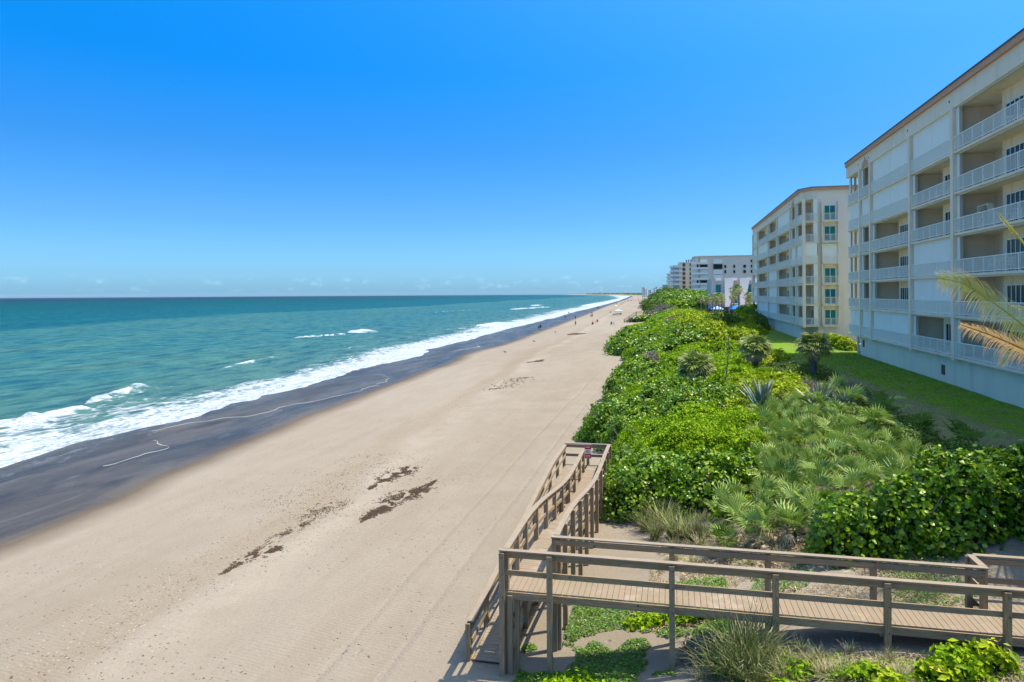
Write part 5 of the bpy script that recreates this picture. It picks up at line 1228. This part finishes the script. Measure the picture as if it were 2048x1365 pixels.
for i in range(14):
    t = .55+.45*i/14; c = Vector((x,y,z0)).lerp(Vector(tp), t); a = i*2.4; m.tube([c, c+Vector((math.cos(a)*.28,math.sin(a)*.28,.22))], [.012,.008], 4)
tag(m.obj('flower_stalk', M['branch']), 'tall thin dead agave flower stalk leaning over the shrubs', 'flower stalk')

# ------------------------------------------------------------------ grasses, vines, lawn blades
def tuft_mesh(n, L, spread, seed, lo=0.0, hi=1.0):
    r = random.Random(seed); V = []; F = []; v = []
    for i in range(n):
        a = r.uniform(0,6.28); e = r.uniform(.05,1)**.8*spread; l = L*r.uniform(.5,1.15); d = Vector((math.cos(a),math.sin(a),0)); s = Vector((-d.y,d.x,0))*.006*r.uniform(.7,1.5); c = r.uniform(lo,hi)
        p = Vector((r.gauss(0,.07),r.gauss(0,.07),0)); b = len(V)
        for j, t in enumerate((0,.4,.75,1.0)):
            q = p+d*(math.sin(e)*l*t+ l*.35*t**2.5*e)+Vector((0,0,1))*(math.cos(e)*l*t - l*.30*t**3*e); w = (1,.9,.6,.1)[j]; V += [tuple(q-s*w), tuple(q+s*w)]; v += [c, c]
        for j in range(3): k = b+j*2; F.append((k,k+1,k+3,k+2))
    return mesh_np('grass_tuft', np.array(V), np.array(F), M['grass'], attrs={'v': v})
T_G = [tuft_mesh(150, .85, .75, 60+i, 0, .8) for i in range(3)]; T_D = [tuft_mesh(130, .55, 1.0, 70+i, .35, 1.0) for i in range(3)]
ORD = 'first second third fourth fifth sixth seventh eighth ninth tenth eleventh twelfth thirteenth fourteenth fifteenth sixteenth seventeenth eighteenth nineteenth twentieth twenty-first'.split()
def order(items, key=0):
    r_ = sorted(range(len(items)), key=lambda i: items[i][key]); o = [0]*len(items)
    for k, i in enumerate(r_): o[i] = k
    return o
def tuft(px, py, z, sc, dryt, label, group):
    x, y = at(px, py, z); z = gz1(x, y); x, y = at(px, py, z); z = gz1(x, y)
    o = link('grass_tuft', g.choice(T_D if dryt else T_G), None, (x, y, z)); o.scale = (sc,)*3; o.rotation_euler = (0,0,g.uniform(0,6.28)); tag(o, label, 'grass tuft', group)
TL = ((1305,1045,1.9),(1325,1062,1.7),(1345,1075,1.5),(1362,1080,1.6),(1385,1085,1.5),(1405,1082,1.3),(1335,1040,1.3),(1290,1062,1.2),(1310,1078,1.2))
for (px, py, sc), q_ in zip(TL, order(TL)):
    tuft(px, py, 3.0, sc, False, '%s from the left of the green dune grass tufts by the sea grape' % ORD[q_], 'green dune grass behind the walkway')
TL = ((1350,1095,1.2),(1400,1098,1.3),(1440,1092,1.2),(1470,1100,1.1),(1500,1095,1.1),(1530,1100,1.2),(1420,1110,1.1),(1460,1120,1.2),(1500,1135,1.1),(1350,1120,1.1),(1385,1130,1.2),(1560,1120,1.0),(1600,1130,1.0),(1440,1060,1.0),(1410,1040,.9))
for (px, py, sc), q_ in zip(TL, order(TL)):
    tuft(px, py, 3.2, sc, True, '%s from the left of the straw coloured clumps behind the walkway' % ORD[q_], 'dry grass behind the walkway')
TL = ((1470,1345,1.7),(1490,1325,1.95),(1500,1352,1.6),(1522,1335,1.6),(1450,1362,1.5),(1440,1350,.9),(1540,1355,1.0),(1480,1375,1.1),(1515,1378,1.1))
for (px, py, sc), q_ in zip(TL, order(TL)):
    tuft(px, py, 3.0, sc, False, '%s from the left of the arching grass tufts in front of the walkway' % ORD[q_], 'green dune grass in front of the walkway')
TL = ((1560,1340,1.1),(1590,1352,1.2),(1620,1335,1.0),(1650,1356,1.0),(1690,1350,.9),(1450,1330,1.1),(1540,1315,1.1),(1600,1318,1.0),(1720,1362,.9),(1570,1368,1.2),(1640,1325,.9),(1760,1350,.8),(1800,1362,.8),(1420,1340,1.0),(1850,1356,.7),(1680,1372,1.0),(1405,1362,.9),(1780,1320,.7),(1700,1312,.7),(1390,1300,.9))
for (px, py, sc), q_ in zip(TL, order(TL)):
    tuft(px, py, 3.4, sc, True, '%s from the left of the dry brown tufts in front of the walkway' % ORD[q_], 'dry grass in front of the walkway')
def vine(name, label, n, x0, x1, y0, y1, thr, seed, size=.038, mat='leaf_vine', hgt=.07, avoid=None):
    r = np.random.default_rng(seed); x = r.uniform(x0, x1, n); y = r.uniform(y0, y1, n); f = fbm(x*.62+seed, y*.62, seed, 4); keep = f > thr
    e = np.minimum(np.minimum(x-x0, x1-x), np.minimum(y-y0, y1-y)); keep &= (f > thr + .10*np.exp(-e/.3))
    x, y, f = x[keep], y[keep], f[keep]; k = len(x); P = np.stack([x, y, gz(x, y)+.02+hgt*r.random(k)*np.clip((f-thr)*14,.3,2.2)], -1)
    V, F, nv = scatter(P, np.array([0,0,1.1])+r.normal(size=(k,3))*.5, size*r.uniform(.6,1.3,k), 'blade' if mat == 'straw' else ('quadfold' if size < .05 else 'round'), r)
    tag(link(name, mesh_np(name, V, F, M[mat], attrs={'v': np.repeat(np.clip(r.beta(2,2,k),0,1), nv)})), label, 'ground cover', kind='stuff')
vine('beach_vine', 'green creeping vine on the sand under the walkway corner', 32000, -4.3, 1.6, 14.8, 19.9, .385, 1)
vine('beach_vine', 'green creeping vine on the sand inside the bend of the walkway', 15000, -3.1, 1.6, 19.6, 23.4, .425, 2)
vine('beach_vine', 'low green creeper just behind the inner rail of the walkway', 13000, .4, 8.0, 19.5, 23.2, .42, 3)
vine('beach_vine', 'small green creeper at the foot of the ramp side sea grape', 2500, -2.9, -.6, 28.5, 31.6, .50, 4, .05)
vine('ground_weeds', 'mixed low weeds on the sand in front of the walkway', 12000, 1.0, 9.5, 13.6, 17.6, .43, 5, .03, 'leaf_mat', .09)
vine('dry_ground_litter', 'brown dry stalks and leaves on the sand in front of the walkway', 16000, .4, 8.5, 13.6, 17.8, .36, 6, .09, 'straw', .05)
vine('dry_ground_litter', 'brown dry stalks and leaves on the sand behind the walkway', 16000, -.8, 7.5, 19.6, 26, .38, 7, .085, 'straw', .05)
r = np.random.default_rng(12); n = 45000; y = 25+60*r.random(n)**1.4; x = r.uniform(9, 20.2, n); keep = x > 9.6+(fbm(y/4,0*y,91)-.45)*3
x, y = x[keep], y[keep]; k = len(x); P = np.stack([x, y, gz(x, y)+.07], -1); s_ = .05*np.maximum(1, y/40)*r.uniform(.6,1.3,k); V, F, nv = scatter(P, r.normal(size=(k,3))*np.array([1,1,.25]), s_, 'blade', r)
dr = np.clip(1-np.abs(x-13.0+(y-50)*.06)/3.2, 0, 1)
tag(link('lawn_grass', mesh_np('lawn_grass', V, F, M['blade'], attrs={'v': np.repeat(np.clip(r.random(k)*.7+dr*.35*(fbm(x,y,3)>.45),0,1), nv)})), 'short lawn grass below the nearest block', 'grass', kind='stuff')

# ------------------------------------------------------------------ coconut palm reaching in from the right
def frond(root, pts, L, mat, seed, sparse=1.0, name='frond', ragged=.3, hang=.55, twist=0.0):
    r = random.Random(seed); pts = [Vector(p) for p in pts]
    def at_t(t):
        q = t*(len(pts)-1); i = min(int(q), len(pts)-2); f = q-i
        P0 = pts[max(i-1,0)]; P1 = pts[i]; P2 = pts[i+1]; P3 = pts[min(i+2,len(pts)-1)]
        return .5*((2*P1)+(P2-P0)*f+(2*P0-5*P1+4*P2-P3)*f*f+(3*P1-P0-3*P2+P3)*f**3)
    rb = MB(); K = 22; rb.tube([at_t(i/K) for i in range(K+1)], [.032*(1-.8*i/K)+.004 for i in range(K+1)], 5); f_ = rb.obj(name, M['rachis'] if mat != 'coco_dry' else M['coco_dry'], root)
    V = []; F = []; v = []
    n = int(95*sparse)
    for i in range(n):
        t = .12+.88*(i/n); p = at_t(t); d = (at_t(min(t+.02,1))-at_t(max(t-.02,0))).normalized(); side = d.cross(Vector((0,0,1))).normalized(); upv = side.cross(d)
        for sgn in (-1,1):
            if r.random() < .04/sparse: continue
            l = L*(math.sin(math.pi*min(1,.18+.80*t))**.6)*r.uniform(1-ragged,1.05); a = r.uniform(-.12,.12)
            dirv = (side*sgn*(.9-.65*twist)+d*(.50+.5*t)+upv*((.30+a)*(1-twist)+sgn*twist*.9)).normalized()
            if r.random() < .15: l *= .7
            w = .015; b = len(V); wv = d*w
            q1 = p+dirv*l*.45; q2 = p+dirv*l*.8+Vector((0,0,-1))*l*hang*.25; q3 = p+dirv*l*1.0+Vector((0,0,-1))*l*hang*.55
            V += [tuple(p-wv*.6),tuple(p+wv*.6),tuple(q1-wv),tuple(q1+wv),tuple(q2-wv*.7),tuple(q2+wv*.7),tuple(q3)]
            tt = t*.35; v += [tt*.5,tt*.5,tt+.1,tt+.1,tt+.45,tt+.45,min(1,.65+tt)]
            F += [(b,b+1,b+3,b+2),(b+2,b+3,b+5,b+4)]; F.append((b+4,b+5,b+6,b+6))
    V = np.array(V); Q = np.array([f for f in F if f[2] != f[3]]); T = np.array([f[:3] for f in F if f[2] == f[3]])
    o = link('leaflets', mesh_np('leaflets', V, [Q, T], M[mat], attrs={'v': v}), f_); o['kind'] = 'stuff'
def pr(px, py, Yc):
    a = (px-1024)/FPX; b = (HORY-py)/FPX; a, b = a+b*ROLL, b-a*ROLL
    return Vector(((a*_c-_s)*Yc, (a*_s+_c)*Yc, CAMZ+b*Yc))
cr = pr(2165, 720, 21.0)
cp = empty('coconut_palm', (0,0,0)); tag(cp, 'coconut palm whose ragged fronds reach in from the right edge', 'palm tree')
m = MB(); bx, by = cr.x+.5, cr.y+.3; bz = gz1(bx, by)-.1
m.tube([(bx,by,bz),(bx+.1,by,bz+2),(cr.x+.1,cr.y,cr.z-1.2),(cr.x,cr.y,cr.z+.1)], [.22,.16,.14,.13], 12); m.obj('trunk', M['trunk'], cp, smooth=True)
frond(cp, [cr, pr(2095,690,20.6), pr(2040,645,20.2), pr(1980,600,19.8), pr(1930,568,19.5), pr(1880,556,19.3)], 1.22, 'coco', 1, 1.15, hang=.55, twist=.9, ragged=.5)
frond(cp, [cr, pr(2110,730,21.0), pr(2050,700,21.0), pr(1985,672,21.0), pr(1922,650,21.0)], .85, 'coco_dry', 2, 1.4, ragged=.6, hang=.8, twist=.8)
frond(cp, [cr+Vector((.1,0,.2)), pr(2110,600,21.6), pr(2058,505,22), pr(2030,470,22.2), pr(1996,428,22.3)], .45, 'coco', 3, 1.4, ragged=.4, hang=.6)
frond(cp, [cr, pr(2120,655,20.0), pr(2075,628,19.4), pr(2030,612,18.9)], .5, 'coco', 4, .7, ragged=.4)
for i in range(9):
    a = -1.9+ i*.46; el = .7 if i % 2 else .25; d = Vector((math.cos(a), math.sin(a), 0))
    frond(cp, [cr, cr+d*1.3+Vector((0,0,1.2*el)), cr+d*2.6+Vector((0,0,1.4*el-.1)), cr+d*3.6+Vector((0,0,.6*el-.7))], .7, 'coco', 10+i, .6)

# ------------------------------------------------------------------ people, birds and beach gear
def body_mesh(joints, edges, radii, name='person'):
    me = bpy.data.meshes.new(name); me.from_pydata(joints, edges, []); me.materials.append(M['skin'])
    return me, radii
def skin_obj(name, joints, edges, radii, root=None):
    me = bpy.data.meshes.new(name); me.from_pydata(joints, edges, []); me.materials.append(M['skin'])
    o = bpy.data.objects.new(name, me); COL.objects.link(o); 
    md = o.modifiers.new('Skin', 'SKIN'); md.use_smooth_shade = True
    for i, rr in enumerate(radii): me.skin_vertices[0].data[i].radius = (rr, rr)
    me.skin_vertices[0].data[0].use_root = True
    s = o.modifiers.new('Sub', 'SUBSURF'); s.levels = 1; s.render_levels = 1
    dg = bpy.context.evaluated_depsgraph_get(); ev = o.evaluated_get(dg); nm = bpy.data.meshes.new_from_object(ev); nm.name = name
    bpy.data.objects.remove(o); return nm
stand = dict(j=[(0,0,.95),(0,0,1.15),(0,0,1.36),(0,0,1.47),(0,.01,1.60),(0,.02,1.70), (-.18,0,1.38),(-.25,.02,1.12),(-.27,.10,.90), (.18,0,1.38),(.25,-.02,1.12),(.27,.04,.90), (-.10,.0,.90),(-.11,.12,.50),(-.11,.02,.08),(-.11,.14,.03), (.10,0,.90),(.11,-.06,.50),(.11,-.22,.12),(.11,-.12,.03)],
    e=[(0,1),(1,2),(2,3),(3,4),(4,5),(2,6),(6,7),(7,8),(2,9),(9,10),(10,11),(0,12),(12,13),(13,14),(14,15),(0,16),(16,17),(17,18),(18,19)],
    r=[.14,.13,.14,.06,.095,.08,.06,.045,.035,.06,.045,.035,.095,.065,.042,.035,.095,.065,.042,.035])
sit = dict(j=[(0,0,.38),(0,-.08,.58),(0,-.16,.80),(0,-.17,.92),(0,-.15,1.04),(0,-.15,1.13), (-.18,-.15,.82),(-.26,-.05,.62),(-.24,.16,.52), (.18,-.15,.82),(.26,-.05,.62),(.24,.16,.52), (-.10,.08,.38),(-.12,.48,.45),(-.12,.62,.08),(-.12,.74,.05), (.10,.08,.38),(.12,.48,.45),(.12,.66,.08),(.12,.78,.05)], e=stand['e'], r=stand['r'])
BODY_S = skin_obj('person_standing', stand['j'], stand['e'], stand['r']); BODY_T = skin_obj('person_sitting', sit['j'], sit['e'], sit['r'])
def clothes(kind, mat, sitp):
    m = MB()
    if not sitp:
        if kind == 'shorts': m.tube([(0,0,1.02),(0,0,.90)], [.165,.17], 10); m.tube([(-.10,.0,.92),(-.11,.09,.58)], [.115,.10], 8); m.tube([(.10,0,.92),(.11,-.04,.58)], [.115,.10], 8)
        if kind == 'shirt': m.tube([(0,0,.98),(0,0,1.15),(0,0,1.38),(0,0,1.45)], [.165,.155,.18,.08], 10); m.tube([(-.15,0,1.40),(-.24,.01,1.18)], [.08,.065], 7); m.tube([(.15,0,1.40),(.24,-.01,1.18)], [.08,.065], 7)
        if kind == 'hair': m.tube([(0,-.02,1.60),(0,-.01,1.70),(0,0,1.79)], [.10,.105,.04], 8)
    else:
        if kind == 'shorts': m.tube([(0,0,.46),(0,.0,.32)], [.165,.16], 10); m.tube([(-.10,.05,.38),(-.12,.38,.44)], [.115,.095], 8); m.tube([(.10,.05,.38),(.12,.38,.44)], [.115,.095], 8)
        if kind == 'shirt': m.tube([(0,-.02,.44),(0,-.08,.58),(0,-.16,.82),(0,-.17,.9)], [.16,.155,.18,.08], 10); m.tube([(-.15,-.15,.84),(-.25,-.08,.66)], [.08,.065], 7); m.tube([(.15,-.15,.84),(.25,-.08,.66)], [.08,.065], 7)
        if kind == 'hair': m.tube([(0,-.18,1.03),(0,-.17,1.13),(0,-.16,1.22)], [.10,.105,.04], 8)
    return m.mesh(kind, M[mat])
def person(x, y, rz, label, top, bottom, hair='brown', sc=1.0, sitp=False, group=None):
    z = max(gz1(x, y), .05)
    r_ = empty('person', (x, y, z), R(rz)); tag(r_, label, 'person', group); r_.scale = (sc,)*3
    link('body', BODY_T if sitp else BODY_S, r_)
    if top: link('shirt', cached(('cl','shirt',top,sitp), lambda: clothes('shirt', top, sitp)), r_)
    link('shorts', cached(('cl','shorts',bottom,sitp), lambda: clothes('shorts', bottom, sitp)), r_)
    link('hair', cached(('cl','hair',hair,sitp), lambda: clothes('hair', hair, sitp)), r_)
def P2(px, py, z=1.6): 
    for _ in range(4): x, y = at(px, py, z); z = max(gz1(x, y), .0)
    return x, y
for px, py, rz, lab, tp_, bt, sc in (
    (1078,661,20,'barefoot walker in dark clothes left in the nearest pair at the waterline','black','navy',1.0),
    (1081.5,659.5,20,'taller walker in black shirt right in the nearest pair at the waterline','black','black',1.08),
    (1130.5,638,200,'lone person in navy standing on the wet sand','navy','navy',1.0),
    (1137.5,629,180,'person wading at the foam edge behind the one in navy','navy','black',.95),
    (1151,640.5,10,'person in black shirt with bare legs walking on the damp sand','black','black',1.08),
    (1151,652,185,'person in a dark red top walking on the dry beach','red','black',1.0),
    (1184,629.5,170,'walker in navy behind the dark pair on the beach','navy','black',1.0),
    (1182,636,0,'left walker of the small pair on the dry sand','pink','navy',1.0),
    (1184.5,635.5,0,'right walker in dark red of the small pair on the dry sand','red','black',1.0),
    (1195.5,618,10,'left one of two bathers at the wet sand farther off','black','navy',1.1),
    (1197.5,618,10,'right one of two bathers at the wet sand farther off','navy','black',1.1)):
    x, y = P2(px, py); person(x, y, rz, lab, tp_, bt, sc=sc)
def beach_chair(x, y, rz, mat, label):
    z = gz1(x, y); r_ = empty('beach_chair', (x, y, z), R(rz)); tag(r_, label, 'beach chair')
    m = MB(); m.poly([(-.28,-.2,.22),(.28,-.2,.22),(.28,.35,.30),(-.28,.35,.30)]); m.poly([(-.28,-.2,.215),(-.28,.35,.295),(.28,.35,.295),(.28,-.2,.215)]); m.obj('seat', M[mat], r_)
    m = MB(); m.poly([(-.28,-.2,.22),(-.28,-.55,.95),(.28,-.55,.95),(.28,-.2,.22)]); m.poly([(-.28,-.21,.21),(.28,-.21,.21),(.28,-.56,.95),(-.28,-.56,.95)]); m.obj('backrest', M[mat], r_)
    m = MB()
    for sx in (-.3,.3): m.tube([(sx,.4,.0),(sx,-.2,.24),(sx,-.57,.97)], .015, 5); m.tube([(sx,-.45,0),(sx,.36,.31)], .015, 5); m.tube([(sx,-.35,.5),(sx,.25,.5),(sx,.3,.3)], .015, 5)
    m.obj('frame', M['white_paint'], r_)
for px, py, cm_, tp_, lab in ((1185,650.5,'red','teal','reddish'),(1194.5,645,'pink','red','pink'),(1222.5,650.5,'teal','pink','teal'),(1221,627,'lightblue','white','pale blue')):
    x, y = P2(px, py); beach_chair(x, y, 20, cm_, '%s beach chair set on the dry sand facing the sea side' % lab)
    person(x, y-.02, 20, 'person in a %s top sitting low in the %s beach chair' % (tp_, lab), tp_, 'navy', sitp=True)
x, y = P2(1228,650.5); person(x, y, 0, 'person in white shirt sitting on the sand beside the teal chair', 'white', 'pink', sitp=True, sc=.9)
# canopy with a group below it
x, y = P2(1237, 630.5); z = gz1(x, y); cn = empty('beach_canopy', (x, y, z)); tag(cn, 'pale blue beach canopy with a family in its shade', 'canopy')
m = MB()
for sx in (-1.6,1.6):
    for sy in (-1.6,1.6): MB().tube([(sx,sy,0),(sx*.95,sy*.95,2.0)], .03, 6).obj('pole', M['white_paint'], cn)
m.poly([(-1.8,-1.8,2.0),(1.8,-1.8,2.0),(0,0,2.75)]); m.poly([(1.8,-1.8,2.0),(1.8,1.8,2.0),(0,0,2.75)]); m.poly([(1.8,1.8,2.0),(-1.8,1.8,2.0),(0,0,2.75)]); m.poly([(-1.8,1.8,2.0),(-1.8,-1.8,2.0),(0,0,2.75)])
for q in range(4):
    c_ = [(-1.8,-1.8),(1.8,-1.8),(1.8,1.8),(-1.8,1.8)]; a, b_ = c_[q], c_[(q+1)%4]; m.poly([(a[0],a[1],1.75),(b_[0],b_[1],1.75),(b_[0],b_[1],2.0),(a[0],a[1],2.0)])
m.obj('canopy_top', M['lightblue'], cn)
for i, (dx, dy) in enumerate(((-1.1,-.6),(-.2,-.9),(.7,-.5),(1.2,.3))): person(x+dx, y+dy, 10*i, 'person sitting in the shade of the pale blue canopy', ['purple','navy','black','purple'][i], 'navy', sitp=True, group='people sitting under the canopy')
m = MB(); m.box(-.5,.5,-.3,.3,.25,.6)
for sx in (-.38,.38):
    for sy in (-.33,.33): m.tube([(sx,sy-.03,.14),(sx,sy+.03,.14)], .13, 8)
m.tube([(.5,0,.4),(1.0,0,.9)], .02, 5); m.obj('beach_wagon', M['navy'], None, loc=(x-2.3,y-.4,z), label='dark folding wagon beside the pale blue canopy', cat='wagon')
g = random.Random(21)
for i, (px, py, mt) in enumerate(((1232,617,'white'),(1242,611.5,'orange'),(1276,604,'red'),(1284,601,'blue'),(1289,601,'blue'),(1292,602,'lightblue'),(1297,603,'navy'),(1273,602,'pink'),(1262,604.5,'navy'),(1256,605,'navy'),(1278,597,'orange'),(1283,596.5,'white'),(1288,595,'red'),(1270,599.5,'lightblue'))):
    x, y = P2(px, py); umbrella(x, y, gz1(x, y), 1.3 if i else .9, mt, ['small white sunshade left of the canopy group far up the beach','orange sunshade behind the small white one','red sunshade in the crowded stretch','left one of the two bright blue sunshades','right one of the two bright blue sunshades','pale blue sunshade beside the bright blue pair','navy sunshade nearest the dune in the crowd','pink sunshade left of the red one','navy sunshade at the edge of the bathers','leftmost navy sunshade near the water','orange sunshade far back in the crowd','white sunshade far back in the crowd','red sunshade farthest back in the crowd','pale blue sunshade close to the far water'][i], 2.1, 'sunshade')
for i in range(46):
    if i < 24: px = g.uniform(1225, 1272); py = 609-(px-1225)*.18+g.uniform(-2.0,2.5)
    else: px = g.uniform(1245, 1298); py = g.uniform(596, 606)
    x, y = P2(px, py, .5)
    if x > float(Xv(y))-2: x = float(Xv(y))-g.uniform(3,15)
    person(x, y, g.uniform(0,360), 'tiny beachgoer in the distant crowd up the beach', g.choice(['navy','black','white','red',None,None]), g.choice(['navy','black','blue','red']), group='people in the distant beach crowd')
def bird(px, py, label):
    x, y = P2(px, py); r_ = empty('bird', (x, y, gz1(x, y)), R(g.uniform(60,130))); tag(r_, label, 'bird')
    m = MB(); m.tube([(0,-.34,.20),(0,-.20,.24),(0,0,.27),(0,.14,.33),(0,.20,.42),(0,.26,.44),(0,.36,.42)], [.015,.07,.11,.08,.05,.055,.008], 8); m.obj('body', M['brown'], r_, smooth=True)
    for s in (-1,1):
        m = MB(); m.tube([(s*.04,0,0),(s*.04,.01,.2)], .012, 5); m.obj('leg', M['black'], r_)
        m = MB(); m.tube([(s*.09,.10,.30),(s*.11,-.05,.28),(s*.06,-.32,.22)], [.02,.06,.01], 6); m.obj('wing', M['black'], r_)
bird(1010,707,'dark sea bird standing on the sand nearest the camera'); bird(1068,685,'dark sea bird resting halfway to the walking pair'); bird(1110.5,666,'small dark bird right of the nearest pair of walkers')

# ------------------------------------------------------------------ thin sea air over the whole place
hz = N('sea_air'); pv = hz.n('ShaderNodeVolumePrincipled'); pv.inputs['Density'].default_value = 1.4e-5; pv.inputs['Color'].default_value = (.80,.90,1.0,1); pv.inputs['Anisotropy'].default_value = 0.0
hz.t.links.new(pv.outputs[0], hz.out.inputs['Volume'])
MB().box(-19000, 6000, -400, 13800, -9, 62).obj('haze', hz.m, kind='stuff')
